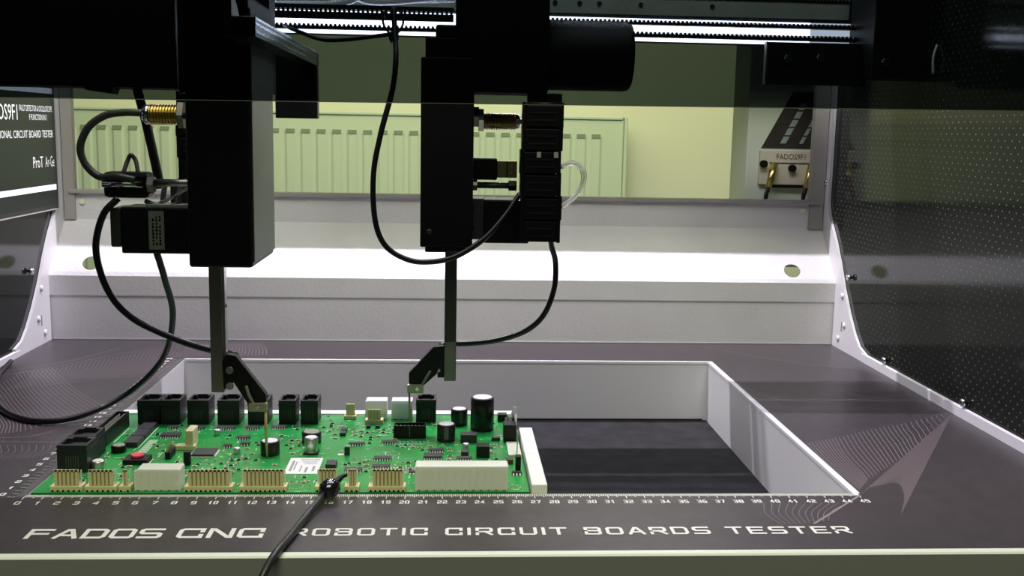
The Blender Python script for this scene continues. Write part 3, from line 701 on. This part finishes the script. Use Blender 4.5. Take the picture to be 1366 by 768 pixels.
# fine surface parts, joined by kind
def free(x, y, w, d):
    if x < .3 or x+w > 26.6 or y < .6 or y+d > 15.7: return False
    return all(x+w < a or x > b or y+d < c or y > e for a, b, c, e in foot_prints)
res, capb, pads, silk, ends, via = MB(), MB(), MB(), MB(), MB(), MB()
def smd(x, y, rot, kind):
    w, d = (.2, .11) if rot else (.11, .2)
    if not free(x-.04, y-.04, w+.08, d+.08): return False
    (res if kind else capb).box(x, x+w, y, y+d, ZB, ZB+.07)
    if rot: ends.box(x-.05, x, y, y+d, ZB, ZB+.06).box(x+w, x+w+.05, y, y+d, ZB, ZB+.06)
    else: ends.box(x, x+w, y-.05, y, ZB, ZB+.06).box(x, x+w, y+d, y+d+.05, ZB, ZB+.06)
    foot_prints.append((x-.06, x+w+.06, y-.06, y+d+.06)); return True
clusters = [(8.0, 5.2, 1.6, .7, 30), (12.8, 8.6, .9, 2.0, 34), (17.4, 11.6, 1.2, 1.4, 60), (9.6, 6.2, .9, 1.4, 26), (14.2, 2.0, .8, .7, 16), (19.4, 4.5, 1.2, .6, 30), (24.6, 5.0, 1.5, 1.2, 40), (22.6, 6.6, 1.0, 1.5, 36), (10.2, 12.6, 3.0, .4, 24),
            (14.6, 12.6, .6, 1.2, 16), (5.0, 11.8, 2.4, .9, 24), (3.3, 3.5, 2.4, 1.1, 30), (6.6, 3.4, 1.5, .6, 18), (25.3, 8.4, .7, 1.2, 24), (21.6, 8.2, 1.4, .5, 18), (16.9, 5.0, .9, .8, 12), (11.0, 4.2, 1.0, .8, 8), (4.6, 8.6, .5, 1.0, 10), (19.6, 8.7, 1.2, .35, 20), (24.9, 13.8, .4, 1.0, 10), (1.6, 2.6, .8, .4, 6)]
for cx, cy, sx, sy, n in clusters:
    for _ in range(n): smd(random.gauss(cx, sx*.6), random.gauss(cy, sy*.6), random.random() < .5, random.random() < .55)
for _ in range(120): smd(random.uniform(.5, 26), random.uniform(.7, 15.5), random.random() < .5, random.random() < .5)
for i in range(9):          # rows of plated holes beside the ribbon header and the wide chip
    for j in range(2):
        pads.lathe([(.065, 0), (.065, .02)], (19.0+.25*i+.06*j, 9.75-.33*j, ZB), 'z', 8, False)
for i in range(10):
    for j in range(4): pads.box(18.95+.17*i, 19.05+.17*i, 3.6+.3*j, 3.78+.3*j, ZB, ZB+.02)
for i in range(16): pads.box(5.0, 5.25, 2.8, 2.9, ZB, ZB+.01)
for _ in range(420):
    x, y = random.uniform(.4, 26.4), random.uniform(.6, 15.6)
    if free(x, y, .05, .05): via.box(x, x+.06, y, y+.08, ZB, ZB+.006)
for _ in range(330):
    x, y = random.uniform(.4, 26.2), random.uniform(.6, 15.4); a, b = (random.uniform(.1, .35), .045) if random.random() < .5 else (.04, random.uniform(.1, .5))
    if free(x, y, a, b): silk.box(x, x+a, y, y+b, ZB, ZB+.006)
# silkscreen outlines round the modules and dashed guide rows
for x0, x1, y0, y1 in ((3.42, 3.46, 8.4, 13.1), (1.62, 1.66, 9.5, 12.8), (4.9, 4.94, 5.2, 6.3), (5.1, 5.14, 6.6, 8.2)): silk.box(x0, x1, y0, y1, ZB, ZB+.008)
for i in range(11): silk.box(3.75, 4.1, 7.5+.24*i, 7.6+.24*i, ZB, ZB+.008)
silk.box(3.68, 3.71, 7.4, 10.1, ZB, ZB+.008).box(4.14, 4.17, 7.4, 10.1, ZB, ZB+.008)
for cx, cy, r in ((13.9, 1.5, .45), (18.9, 7.3, .45), (26.0, 1.3, .35)):
    n = 28
    for i in range(0, n, 2):
        a, b = 2*PI*i/n, 2*PI*(i+1)/n
        silk.ribbon([(cx+r*math.cos(a), cy+r*math.sin(a)), (cx+r*math.cos(b), cy+r*math.sin(b))], .03, ZB+.008)
trc = MB()
for _ in range(170):
    x, y = random.uniform(.6, 25), random.uniform(.8, 15); L1 = random.uniform(.5, 3); L2 = random.uniform(-1, 1)
    p = [(x, y), (x+L1, y), (x+L1+abs(L2)*.5, y+L2*.5), (x+L1+abs(L2)*.5, y+L2*2)]
    p = [(min(26.6, max(.2, a)), min(15.8, max(.5, b))) for a, b in p]; trc.ribbon(p, .035, ZB+.002)
trc.build('copper_traces', TRACE, pb, kind='stuff'); res.build('chip_resistors', ICM, pb, kind='stuff'); capb.build('chip_capacitors', TAN, pb, kind='stuff')
ends.build('component_terminals', TIN, pb, kind='stuff'); pads.build('solder_pads', PAD, pb, kind='stuff'); via.build('vias', PAD, pb, kind='stuff'); silk.build('silkscreen_marks', SILK, pb, kind='stuff')

# ============================================================ LEFT PROBE HEAD
h1 = thing('probe_head', 'left probe head: black housing with round bar, stepper motor and needle', 'probe head', (9.8, 7, .3), 'probe heads hanging over the board')
hz = box('housing', 8.0, 11.45, 3.5, 10.4, 11.85, 26.5, BLK, h1, .15)
box('lit_side_plate', 11.45, 11.55, 3.65, 10.3, 12.15, 25.8, mat('lit_side_grey', (.10, .125, .08), .55, 0, noise=.15, nscale=15), h1, .03)  # green room light on the housing side put into this colour
for z in (14.1, 13.0, 12.3): MB().lathe([(.12, 0), (.12, -.06)], (7.98, 4.2, z), 'x', 10).build('screw', CHROME, h1)
rod = MB().tube([(8.86, 7, 11.9), (8.78, 6.6, 4.15)], .36, 4, smooth_path=False).build('bar', ALUD, h1)
MB().box(8.42, 9.15, 6.2, 7.0, 4.1, 11.9).build('square_bar', ALUD, h1, .04)
MB().box(9.15, 9.28, 6.35, 6.95, 4.6, 11.9).build('bar_rail', ALU, h1)
MB().lathe([(.1, 0), (.1, .02)], (9.28, 6.6, 9.2), 'x', 10).build('screw_hole', JIN, h1)
MB().prism([(9.1, 6.0), (9.35, 6.45), (9.9, 6.35), (10.35, 5.75), (11.6, 4.05), (11.6, 3.42), (10.65, 3.28), (9.75, 4.75), (9.2, 4.3)], 6.0, 6.6, 'y').build('probe_arm', BLKP, h1, .06)
for z in (5.5, 4.55): MB().lathe([(.22, 0), (.22, .12)], (9.55, 5.9, z), 'y', 12).build('arm_screw', ALU, h1)
cl = box('needle_clamp', 10.62, 11.68, 5.75, 6.2, 3.08, 3.58, mat('clamp_metal', (.45, .43, .30), .35, .8), h1, .04)
MB().lathe([(.14, 0), (.12, -.08)], (11.15, 5.75, 3.33), 'y', 14).build('clamp_screw', CHROME, cl)
MB().tube([(10.5, 5.85, 4.6), (10.65, 5.8, 4.1), (10.9, 5.9, 3.5)], .09, 8).build('lead_wire', mat('wire_grey', (.25, .24, .18), .4), h1)
MB().tube([(11.56, 6.0, 3.3), (11.58, 6.05, 1.2), (11.6, 6.1, .25)], [.09, .085, .05], 10, smooth_path=False).build('needle', GOLD, h1, label='fine brass coloured test needle')
# stepper motor on the housing's left side
box('motor', 3.2, 8.0, 7.4, 10.2, 12.1, 14.8, BLKP, h1, .1, label='black square stepper motor')
box('motor_cap', 2.55, 3.2, 7.5, 10.1, 12.45, 14.72, mat('dark_alloy', (.10, .10, .09), .45, .5), h1, .12)
box('mount_plate', 4.6, 8.0, 7.6, 10.0, 14.8, 14.95, mat('pale_plate', (.5, .5, .42), .4), h1)
tg = box('motor_label', 4.8, 5.68, 7.36, 7.4, 12.35, 14.6, mat('tan_label', (.34, .35, .27), .6), h1)
g = MB()
for i in range(3):
    for j in range(9):
        if random.random() < .85: g.box(5.0+.2*i, 5.1+.2*i, 7.35, 7.36, 12.6+.2*j, 12.6+.2*j+random.uniform(.08, .17))
g.build('label_print', JIN, tg)
# brass threaded sensor
def threaded(parent, name, x0, x1, y, z, r, material):
    n = int((x1-x0)/.15); pr = []
    for i in range(n): pr += [(r*.86, (x1-x0)*i/n), (r, (x1-x0)*(i+.5)/n)]
    pr.append((r*.86, x1-x0))
    return MB().lathe(pr, (x0, y, z), 'x', 24, False).build(name, material, parent)
threaded(h1, 'sensor', 4.95, 6.6, 8, 20.12, .6, BRASS)
MB().lathe([(.3, 0), (.45, .12), (.56, .25), (.56, .5)], (4.45, 8, 20.12), 'x', 20).build('sensor_collar', CHROME, h1)
MB().lathe([(.85, 0), (.85, .32)], (6.6, 8, 20.1), 'x', 6, False).build('sensor_nut', ALUD, h1)
MB().lathe([(.2, 0), (.2, 1.2)], (6.9, 8, 20.1), 'x', 8).build('sensor_stub', ALUD, h1)
cb = box('cable_block', 2.15, 4.75, 7.7, 9.2, 15.3, 16.8, BLKP, h1, .25)
MB().lathe([(.2, 0), (.2, 2.3)], (2.2, 7.6, 16.1), 'x', 12).build('pin', CHROME, cb)
MB().lathe([(.5, 0), (.5, .35)], (4.7, 8.0, 16.1), 'x', 6, False).build('nut', ALUD, h1); MB().lathe([(.22, 0), (.22, 3)], (5.0, 8.0, 16.2), 'x', 12).build('guide_rod', ALU, h1)
box('sensor_block', 5.6, 8.0, 9.2, 11.4, 14.95, 16.0, mat('dark_block', (.05, .05, .05), .4), h1, .06)
for x in (5.3, 6.2, 7.0): MB().tube([(x, 8.6, 14.95), (x+.05, 8.7, 15.5), (x+.1, 8.9, 16.0)], .16, 8).build('plug_boot', mat('grey_boot', (.16, .16, .16), .35), h1)
for k in range(3): MB().tube([(5.2+.1*k, 8.2, 15.0), (6.0, 8.3-.1*k, 15.35), (6.9, 8.5, 15.9), (7.8, 8.6, 16.3)], .09, 8).build('clear_wire', CLEAR, h1)
MB().tube([(4.4, 8.3, 15.1), (4.9, 8.2, 14.95), (5.3, 8.3, 14.9)], .14, 8).build('cable_tail', ALU, h1)
box('top_mount', 6.0, 11.4, 10.4, 12.5, 21.5, 30, BLK, h1)

# ============================================================ RIGHT PROBE HEAD
h2 = thing('probe_head', 'right probe head: black housing with big horizontal cylinder and needle', 'probe head', (22, 12.5, .3), 'probe heads hanging over the board')
box('housing', 20.45, 23.65, 9.5, 15.5, 12.45, 23.85, BLK, h2, .08)
box('bottom_cap', 20.75, 23.3, 9.6, 15.3, 12.12, 12.45, BLK, h2, .08)
MB().lathe([(.16, 0), (.16, -.05), (.08, -.07)], (21.0, 9.5, 13.4), 'y', 14).build('screw', mat('dark_screw', (.05, .05, .05), .3), h2)
for z in (13.6, 14.9): MB().lathe([(.14, 0), (.14, .12)], (23.65, 10.2, z), 'x', 10).build('screw', BLKP, h2)
box('step_block', 20.7, 22.5, 9.8, 14, 23.85, 25.0, BLK, h2, .05); box('step_block', 21.3, 22.6, 10, 14, 25.0, 25.8, BLK, h2, .15)
MB().lathe([(.12, 0), (.12, -.05)], (21.2, 9.5, 22.6), 'y', 12).build('screw', mat('dark_screw', (0, 0, 0)), h2)
box('head_block', 22.5, 28.1, 9.6, 15, 21.85, 31, BLK, h2, .1)
MB().lathe([(2.0, 0), (2.12, .15), (2.12, 4.9), (2.05, 5.15), (1.95, 5.25)], (28.1, 11.7, 24.25), 'x', 48).build('motor_cylinder', mat('black_motor', (.007, .007, .008), .5, spec=.3), h2)
MB().box(21.98, 22.75, 12.2, 12.9, 3.4, 12.2).build('square_bar', mat('dark_steel', (.10, .10, .09), .4, .8, noise=.2, nscale=40), h2, .05)
MB().box(22.0, 22.72, 12.15, 12.2, 3.4, 6.0).build('bar_foot', ALUD, h2)
MB().prism([(21.95, 5.75), (21.3, 5.68), (19.7, 3.9), (19.7, 3.2), (20.7, 3.12), (21.5, 3.85), (21.95, 5.0)], 12.1, 12.7, 'y').build('probe_arm', BLKP, h2, .06)
box('arm_mount', 21.55, 21.98, 12.2, 12.8, 3.6, 5.6, BLKP, h2, .05)
for z in (5.3, 4.1): MB().lathe([(.12, 0), (.12, .08)], (21.62, 12.12, z), 'y', 12).build('arm_screw', ALU, h2)
MB().tube([(20.55, 12.05, 3.15), (20.8, 11.95, 3.6), (21.1, 12.05, 4.1)], .09, 8).build('lead_wire', mat('wire_grey', (0, 0, 0)), h2)
c2 = box('needle_clamp', 19.6, 20.66, 11.9, 12.4, 2.63, 3.2, mat('clamp_metal', (0, 0, 0)), h2, .04)
MB().lathe([(.13, 0), (.11, -.08)], (20.25, 11.9, 2.92), 'y', 14).build('clamp_screw', CHROME, c2)
MB().tube([(19.73, 12.1, 2.8), (19.77, 12.1, 1.2), (19.79, 12.1, .25)], [.075, .07, .04], 10, smooth_path=False).build('needle', GOLD, h2, label='fine brass coloured test needle')
threaded(h2, 'sensor', 24.3, 26.3, 12, 20.15, .55, NICKEL)
MB().lathe([(.5, 0), (.42, .25), (.2, .3), (.18, .9)], (26.3, 12, 20.15), 'x', 18).build('sensor_collar', CHROME, h2)
MB().lathe([(.8, 0), (.8, .3)], (24.0, 12, 20.2), 'x', 6, False).build('sensor_nut', ALU, h2)
MB().lathe([(.7, 0), (.7, .35)], (23.66, 12, 20.4), 'x', 6, False).build('sensor_nut', ALUD, h2)
MB().lathe([(.2, 0), (.2, 2.1)], (23.95, 12, 16.15), 'x', 12).build('spacer_rod', mat('grey_rod', (.10, .14, .13), .35, .5), h2)
MB().lathe([(.38, 0), (.38, .3)], (23.66, 12, 16.15), 'x', 6, False).build('nut', ALUD, h2); MB().lathe([(.36, 0), (.36, .5)], (25.95, 12, 16.15), 'x', 6, False).build('nut', BLKP, h2)
box('motor', 24.4, 27.2, 10.8, 13.6, 12.6, 15.3, BLKP, h2, .08, label='black square stepper motor'); box('mount_plate', 23.65, 24.4, 11, 13.4, 12.8, 15.35, mat('dark_block', (0, 0, 0)), h2, .05)
us = thing('usb_plug', 'black data plug with gold end beside the right drag chain', 'plug', (23.7, 12, 16.4))
box('plug_body', 23.67, 25.2, 11.6, 12.5, 16.5, 17.85, BLKP, us, .08); box('metal_shell', 25.2, 26.45, 11.7, 12.4, 16.65, 17.7, mat('old_brass', (.40, .32, .16), .35, .9), us, .03)
box('shell_gap', 25.78, 25.84, 11.68, 11.7, 16.65, 17.7, JIN, us)
MB().box(26.0, 26.12, 11.68, 11.7, 17.3, 17.42).box(26.0, 26.12, 11.68, 11.7, 16.9, 17.02).build('shell_windows', CHROME, us)
# ============================================================ DRAG CHAINS
def drag_chain(label, x0, x1, y0, y1, z0, z1, n):
    dc = thing('drag_chain', label, 'cable chain', ((x0+x1)/2, (y0+y1)/2, z0), 'drag chains feeding the probe heads')
    p = (z1-z0)/n
    for i in range(n):
        a = z0+i*p; dx = .06*math.sin(i*1.7); mb = MB()
        w = .22
        mb.box(x0+dx, x0+w+dx, y0, y1, a+.04, a+p+.12).box(x1-w+dx, x1+dx, y0, y1, a+.04, a+p+.12)
        mb.box(x0+w+dx, x1-w+dx, y0-.05, y0+.25, a+.1, a+p*.95).box(x0+w+dx, x1-w+dx, y1-.2, y1, a+.02, a+p+.02)
        l = mb.build('chain_link', BLKP, dc, .03)
        MB().box(x0+.42+dx, x1-.42+dx, y0-.08, y0-.04, a+p*.3, a+p*.36).box(x0+.42+dx, x1-.42+dx, y0-.08, y0-.04, a+p*.62, a+p*.68).build('link_rib', mat('chain_rib', (.02, .02, .02), .3), l)
    return dc
dc2 = drag_chain('black drag chain of open links right of the right probe head', 26.55, 29.05, 9.6, 10.6, 12.75, 21.2, 6)
MB().box(27.5, 27.75, 9.5, 9.56, 18.0, 18.35).box(28.55, 28.8, 9.5, 9.56, 18.0, 18.35).build('link_windows', mat('pale_window', (.60, .64, .50), .5), dc2)
g = MB(); [g.box(26.95+.25*i, 27.03+.25*i, 9.8, 9.9, 21.2, 21.9) for i in range(8)]; g.box(26.9, 29.0, 9.9, 10.5, 21.2, 21.85)
g.build('end_bracket', mat('grey_end', (.07, .07, .065), .4), dc2)
MB().tube([(26.95, 9.7, 21.2), (28.95, 9.7, 21.2)], .14, 8, smooth_path=False).build('hinge_pin', ALUD, dc2)
drag_chain('black drag chain partly hidden behind the left probe head', 5.2, 6.6, 12.6, 13.6, 14.8, 21.5, 5)
st = MB().tube([(2.35, 14, 22.3), (2.9, 14, 20), (3.3, 14, 18), (3.75, 14, 15.5)], .33, 6, smooth_path=True).build('cable_sleeve', BLKP)
tag(st, 'dark slanting cable sleeve behind the brass sensor at left', 'cable')
# ============================================================ GANTRY ABOVE
ga = thing('gantry_carriage', 'large black carriage filling the upper left behind the tinted cover', 'carriage', (-4, 13, 21.7))
box('carriage_body', -13.4, 5.6, 11.5, 15.5, 21.75, 32, BLK, ga, .05); box('carriage_foot', -13.4, -4.9, 11.3, 11.5, 21.95, 24, BLK, ga)
MB().prism([(-.05, 21.75), (.1, 21.55), (1.6, 21.35), (1.75, 21.75)], 11.6, 13, 'y').build('lower_lug', BLK, ga)
MB().lathe([(.15, 0), (.15, -.05)], (5.2, 11.5, 24.5), 'y', 12).build('screw', mat('dark_screw', (0, 0, 0)), ga)
yb = thing('cross_arm', 'dark aluminium arm running back beside the left probe head', 'beam', (12.6, 8, 23.7))
box('arm_body', 11.9, 13.0, -3, 20, 23.75, 24.7, mat('dark_alu', (.10, .11, .10), .3, .8), yb, .05)
for z in (23.95, 24.3, 24.55): box('arm_groove', 13.0, 13.03, -3, 14, z, z+.12, mat('bright_groove', (.5, .52, .58), .25, .9), yb)
box('end_housing', 10.1, 13.0, 20, 20.9, 20.15, 24.7, BLK, yb, .05)
MB().prism([(-3, 23.75), (-3, 26.4), (-1, 24.7), (1.5, 23.75)], 11.55, 11.9, 'x').build('gusset_plate', mat('grey_gusset', (.13, .14, .12), .4, .5), yb)
# LED light bar with a toothed belt pair in front of it
lb = thing('led_light_bar', 'long bright white light bar behind the toothed belts', 'lamp', (30, 31, 27))
box('diffuser', 7.2, 51.3, 31.0, 31.3, 26.93, 28.66, LEDM, lb); box('diffuser_end', 51.3, 54.6, 31.0, 31.3, 26.93, 28.66, LEDD, lb)
box('lamp_housing', 6.5, 55, 31.3, 32.2, 26.85, 29.0, BLK, lb)
def belt(label, x0, x1, z0, z1, tooth):
    b = thing('toothed_belt', label, 'belt', ((x0+x1)/2, 30, z0), 'toothed belts in front of the light bar')
    box('belt_strip', x0, x1, 29.7, 30.3, z0, z1-.13, BLKP, b); 
    n = int((x1-x0)/tooth); g = MB()
    for i in range(n):
        x = x0+i*tooth; g.prism([(x+tooth*.12, z1-.14), (x+tooth*.88, z1-.14), (x+tooth*.68, z1+.04), (x+tooth*.32, z1+.04)], 29.7, 30.3, 'y')
    g.build('belt_teeth', BLKP, b, kind='stuff'); return b
belt('lower black toothed belt crossing in front of the light bar', 7.5, 58, 27.12, 27.50, .345)
belt('upper black toothed belt crossing at right of the light bar', 29, 58, 28.06, 28.40, .345)
pf = thing('perforated_strip', 'black perforated strip with lit holes above the belt at left', 'strip', (15, 29, 27.9))
mb = MB(); n = 0; x = 7.0; z0, z1, zh0, zh1 = 27.86, 28.95, 28.42, 28.60
mb.box(6.6, 22.4, 29.4, 29.6, z0, zh0).box(6.6, 22.4, 29.4, 29.6, zh1, z1)
while x < 22.3: mb.box(x, x+.20, 29.4, 29.6, zh0, zh1); x += .36
mb.build('strip_body', BLKP, pf)
tb = thing('pale_crossbeam', 'pale translucent crossbeam running above the light bar', 'beam', (30, 33, 29.1))
box('beam_body', 7, 55, 32.4, 34, 29.05, 31.6, STRIP, tb, .05)
for x in (30.6, 32.6, 34.2, 37.6, 43.5): MB().lathe([(.22, 0), (.2, -.1)], (x, 32.4, 29.9), 'y', 12).build('stud', CHROME, tb)
belt('dark toothed belt at the very top behind the tinted cover', 29, 54, 30.05, 30.35, .3)
for nm, pts, lab in (('air_hose', [(7, 30.6, 29.0), (12, 30.6, 29.05), (14.6, 30.5, 29.5), (16.5, 30.5, 31)], 'pale curved hose at top left above the belts'),
                     ('air_hose', [(13.5, 31, 30.6), (15, 30.8, 29.6), (17, 30.7, 29.4), (21, 30.6, 29.8)], 'pale hose sagging beside the right probe head top'),
                     ('air_hose', [(16, 31.4, 31), (17.6, 31.3, 29.9), (19.5, 31.2, 29.7), (22.5, 31.2, 29.8)], 'second pale hose behind the sagging one')):
    tag(MB().tube(pts, .28, 10).build(nm, HOSE), lab, 'hose', 'pale air hoses at the top')
rbk = thing('rail_bracket', 'black end bracket with hex bolts at the right end of the belts', 'bracket', (51, 29, 23.6))
box('bracket_plate', 47.1, 55.2, 28.6, 29.0, 23.6, 26.9, BLK, rbk, .04); box('bracket_arm', 54.6, 59.2, 26, 31, 24.2, 33, BLK, rbk, .05)
box('bracket_flange', 47.0, 47.12, 28.4, 29.0, 23.6, 26.9, ALUD, rbk)
for x, z in ((48.8, 25.6), (51.4, 25.7), (55.6, 25.3)):
    MB().lathe([(.36, 0), (.36, -.22), (.30, -.26)], (x, 28.6 if x < 54 else 26, z), 'y', 6, False).build('hex_bolt', mat('dull_bolt', (.14, .14, .15), .3, .9), rbk)
MB().tube([(58.9, 24.5, 26.6), (58.6, 24.3, 25.6), (58.7, 24.3, 24.4)], .1, 8).build('cable_tie', HOSE, rbk)

# ============================================================ TINTED FRONT COVER
tc_ = thing('tinted_cover', 'smoked transparent cover hanging across the top front of the machine', 'cover', (22.5, -9, 20.7))
cv = MB().prism([(-16, 20.42), (61, 20.98), (61, 44), (-16, 44)], -9.2, -9.05, 'y').build('cover_sheet', TINT, tc_)
MB().prism([(-16, 20.40), (61, 20.96), (61, 20.99), (-16, 20.43)], -9.21, -9.04, 'y').build('cover_edge', mat('cover_edge', (.10, .12, .09), .3), tc_)

# ============================================================ DISPLAY ON THE LEFT WALL
ds = thing('display_screen', 'dark display with white lettering and bars on the left side wall', 'screen', (-13.7, 20, 12))
XS = -13.62
box('screen_bezel', -13.78, XS-.02, 2, 43.95, 11.7, 24.5, mat('bezel', (.02, .02, .02), .3), ds, .04)
box('screen_panel', XS-.03, XS, 2.2, 43.7, 12.15, 24.3, SCREEN, ds)
box('screen_edge', -13.79, XS+.02, 43.85, 43.99, 11.75, 24.5, mat('edge_silver', (.75, .72, .70), .3, .5), ds)
box('screen_edge', -13.79, XS+.02, 2, 43.99, 11.68, 11.78, mat('edge_silver', (0, 0, 0)), ds)
for z in (22.05, 13.5): box('white_bar', XS, XS+.01, 3, 43.45, z, z+.48, SCRW, ds)
XT = XS+.015
text_mesh('display_lettering', 'FADOS9F1', 1.25, 6.6, SCRT, ds, (XT, 29.0, 19.7), (0, 1, 0), (0, 0, 1))
text_mesh('display_lettering', 'FAULT DETECTOR & OSCILLOSCOPE', .5, 7.2, SCRT, ds, (XT, 36.0, 20.45), (0, 1, 0), (0, 0, 1))
text_mesh('display_lettering', '9 FUNCTION IN 1', .5, 3.9, SCRT, ds, (XT, 38.0, 19.7), (0, 1, 0), (0, 0, 1))
text_mesh('display_lettering', 'MULTI-FUNCTIONAL CIRCUIT BOARD TESTER', .62, 16.2, SCRT, ds, (XT, 27.0, 18.2), (0, 1, 0), (0, 0, 1))
text_mesh('display_lettering', 'ProT', .95, 2.2, SCRT, ds, (XT, 38.4, 15.6), (0, 1, 0), (0, 0, 1))
text_mesh('display_lettering', 'Ar-Ge', .95, 2.1, mat('display_text_dim', (.5, .5, .5), .5, emis=(.55, .56, .54), es=.6), ds, (XT, 41.1, 15.6), (0, 1, 0), (0, 0, 1))

# ============================================================ CABLES
def cable(label, pts, r, material=BLKC, name='cable', **k):
    return tag(MB().tube(pts, r, 12, 8).build(name, material), label, 'cable', **k)
cable('grey cable looping left from the brass sensor to the black cable block', [(4.5, 8, 20.2), (3.43, 8, 20.2), (2.36, 8, 20.0), (1.4, 8, 19.31), (.9, 8, 18.2), (1.15, 8, 17.2), (1.95, 7.9, 16.5), (3.0, 7.6, 16.55), (4.1, 7.55, 16.35)], .22, mat('grey_cable', (.07, .07, .055), .3))
cable('small looped cable rising behind the black cable block', [(3.1, 8.6, 16.7), (3.24, 9, 17.4), (3.46, 9, 17.75), (3.72, 9, 17.4), (3.95, 8.6, 16.7)], .13, mat('grey_cable', (0, 0, 0)))
cable('black cable curving from the cable block down to the left probe arm', [(3.1, 7.45, 15.3), (2.35, 7.1, 14.39), (1.85, 7.1, 12.64), (2.04, 7.2, 10.88), (2.7, 7.3, 9.33), (3.75, 7.4, 8.22), (5.25, 7.4, 7.42), (7.0, 7.3, 6.75), (8.4, 7.25, 6.38), (9.25, 7.2, 6.25), (9.75, 6.75, 6.2)], .2)
cable('black cable hanging from the left motor and looping over the worktop', [(4.85, 8.6, 12.1), (5.05, 9.5, 10.3), (4.8, 12, 7.6), (3.2, 15.2, 4.1), (.6, 16.3, 1.5), (-1.8, 14.4, .45), (-4.2, 13.6, .22), (-7.0, 15.3, .22), (-9.6, 19.3, .22), (-12.2, 26, .22), (-13.3, 31, .25)], .2)
cable('long black cable hanging in a loop left of the right probe head', [(18.7, 11.4, 26.9), (18.85, 10.8, 25.0), (18.93, 10, 23.65), (18.75, 9.6, 21.87), (18.12, 9.2, 19.41), (17.67, 9, 16.92), (17.76, 8.8, 14.18), (18.4, 8.8, 12.57), (19.74, 8.8, 11.75), (21.12, 8.8, 11.63), (22.6, 8.9, 11.95), (24.2, 9.3, 12.9), (25.4, 9.9, 14.1), (26.6, 10.8, 15.7)], .17)
cable('black cable sweeping from the right drag chain to the right probe arm', [(28.6, 10.8, 12.9), (28.75, 11.5, 12.3), (29.06, 12, 11.27), (29.01, 12, 9.57), (28.37, 12, 7.84), (27.18, 12.3, 6.7), (25.24, 12.7, 5.98), (23.3, 13.15, 5.68), (22.3, 13.15, 5.7), (21.7, 12.8, 5.6)], .18)
cable('thin black cable sagging below the light bar toward the tie', [(10.5, 22, 26.6), (12.4, 14, 25.6), (14.09, 13, 25.0), (15.5, 12.5, 24.95), (17.4, 12, 25.15), (18.6, 11.6, 25.3)], .13)
tie = thing('cable_tie', 'small black tie loop gathering the hanging cable', 'cable tie', (18.7, 11.4, 25))
MB().tube([(18.15, 11.3, 26.6), (18.1, 11.2, 25.9), (18.5, 11.1, 25.3), (18.95, 11.1, 25.3), (19.3, 11.2, 25.9), (19.2, 11.3, 26.7)], .07, 8).build('tie_loop', BLKP, tie)
MB().lathe([(.2, 0), (.3, .2), (.3, .5), (.2, .7)], (18.75, 11.15, 24.75), 'z', 14).build('tie_head', BLKP, tie)
for k, dx in enumerate((0, .14)):
    cable(('outer clear cable of two bowing out beside the right drag chain', 'inner clear cable of two bowing out beside the right drag chain')[1-k], [(29.1, 10.6, 17.4+dx*.4), (29.93, 11, 17.6+dx), (30.45+dx, 11, 17.18+dx*.5), (30.5+dx, 11, 16.48), (30.0+dx, 11, 15.6), (29.1+dx, 10.7, 14.9)], .11, CLEAR, group='clear braided cables')
# clip lead at the front
cp = thing('clip_lead', 'glossy black clip with cord gripping the connector at the near edge', 'clip', (16, -.5, 0))
MB().lathe([(.12, -.62), (.34, -.52), (.50, -.28), (.54, .02), (.48, .30), (.32, .5), (.1, .58)], (0, 0, 0), 'x', 28).build('clip_boot', RUBBER, cp)
bo = [o for o in cp.children][0]; bo.location = Vector((16.05, -.6, .68))*S-cp.location; bo.rotation_euler = (0, -.35, .95)
MB().lathe([(.22, 0), (.26, .15), (.24, .4)], (0, 0, 0), 'x', 20).build('boot_collar', BLKP, cp)
cl_ = [o for o in cp.children if o.name.startswith('boot_collar')][0]; cl_.location = Vector((15.62, -1.12, .38))*S-cp.location; cl_.rotation_euler = (0, -.35, .9)
MB().tube([(16.3, -.2, .8), (16.6, .15, 1.05), (16.85, .3, 1.1)], [.2, .14, .1], 10).build('clip_jaw', BLKP, cp)
MB().tube([(15.7, -1.0, .42), (15.5, -2.2, .35), (15.1, -4.0, .22), (14.75, -6.2, .2), (14.45, -7.9, .22), (14.15, -8.7, -.15), (13.8, -9.3, -.9), (13.3, -9.6, -2.2)], .19, 12, 8).build('clip_cord', mat('grey_black_cord', (.022, .024, .026), .35), cp)
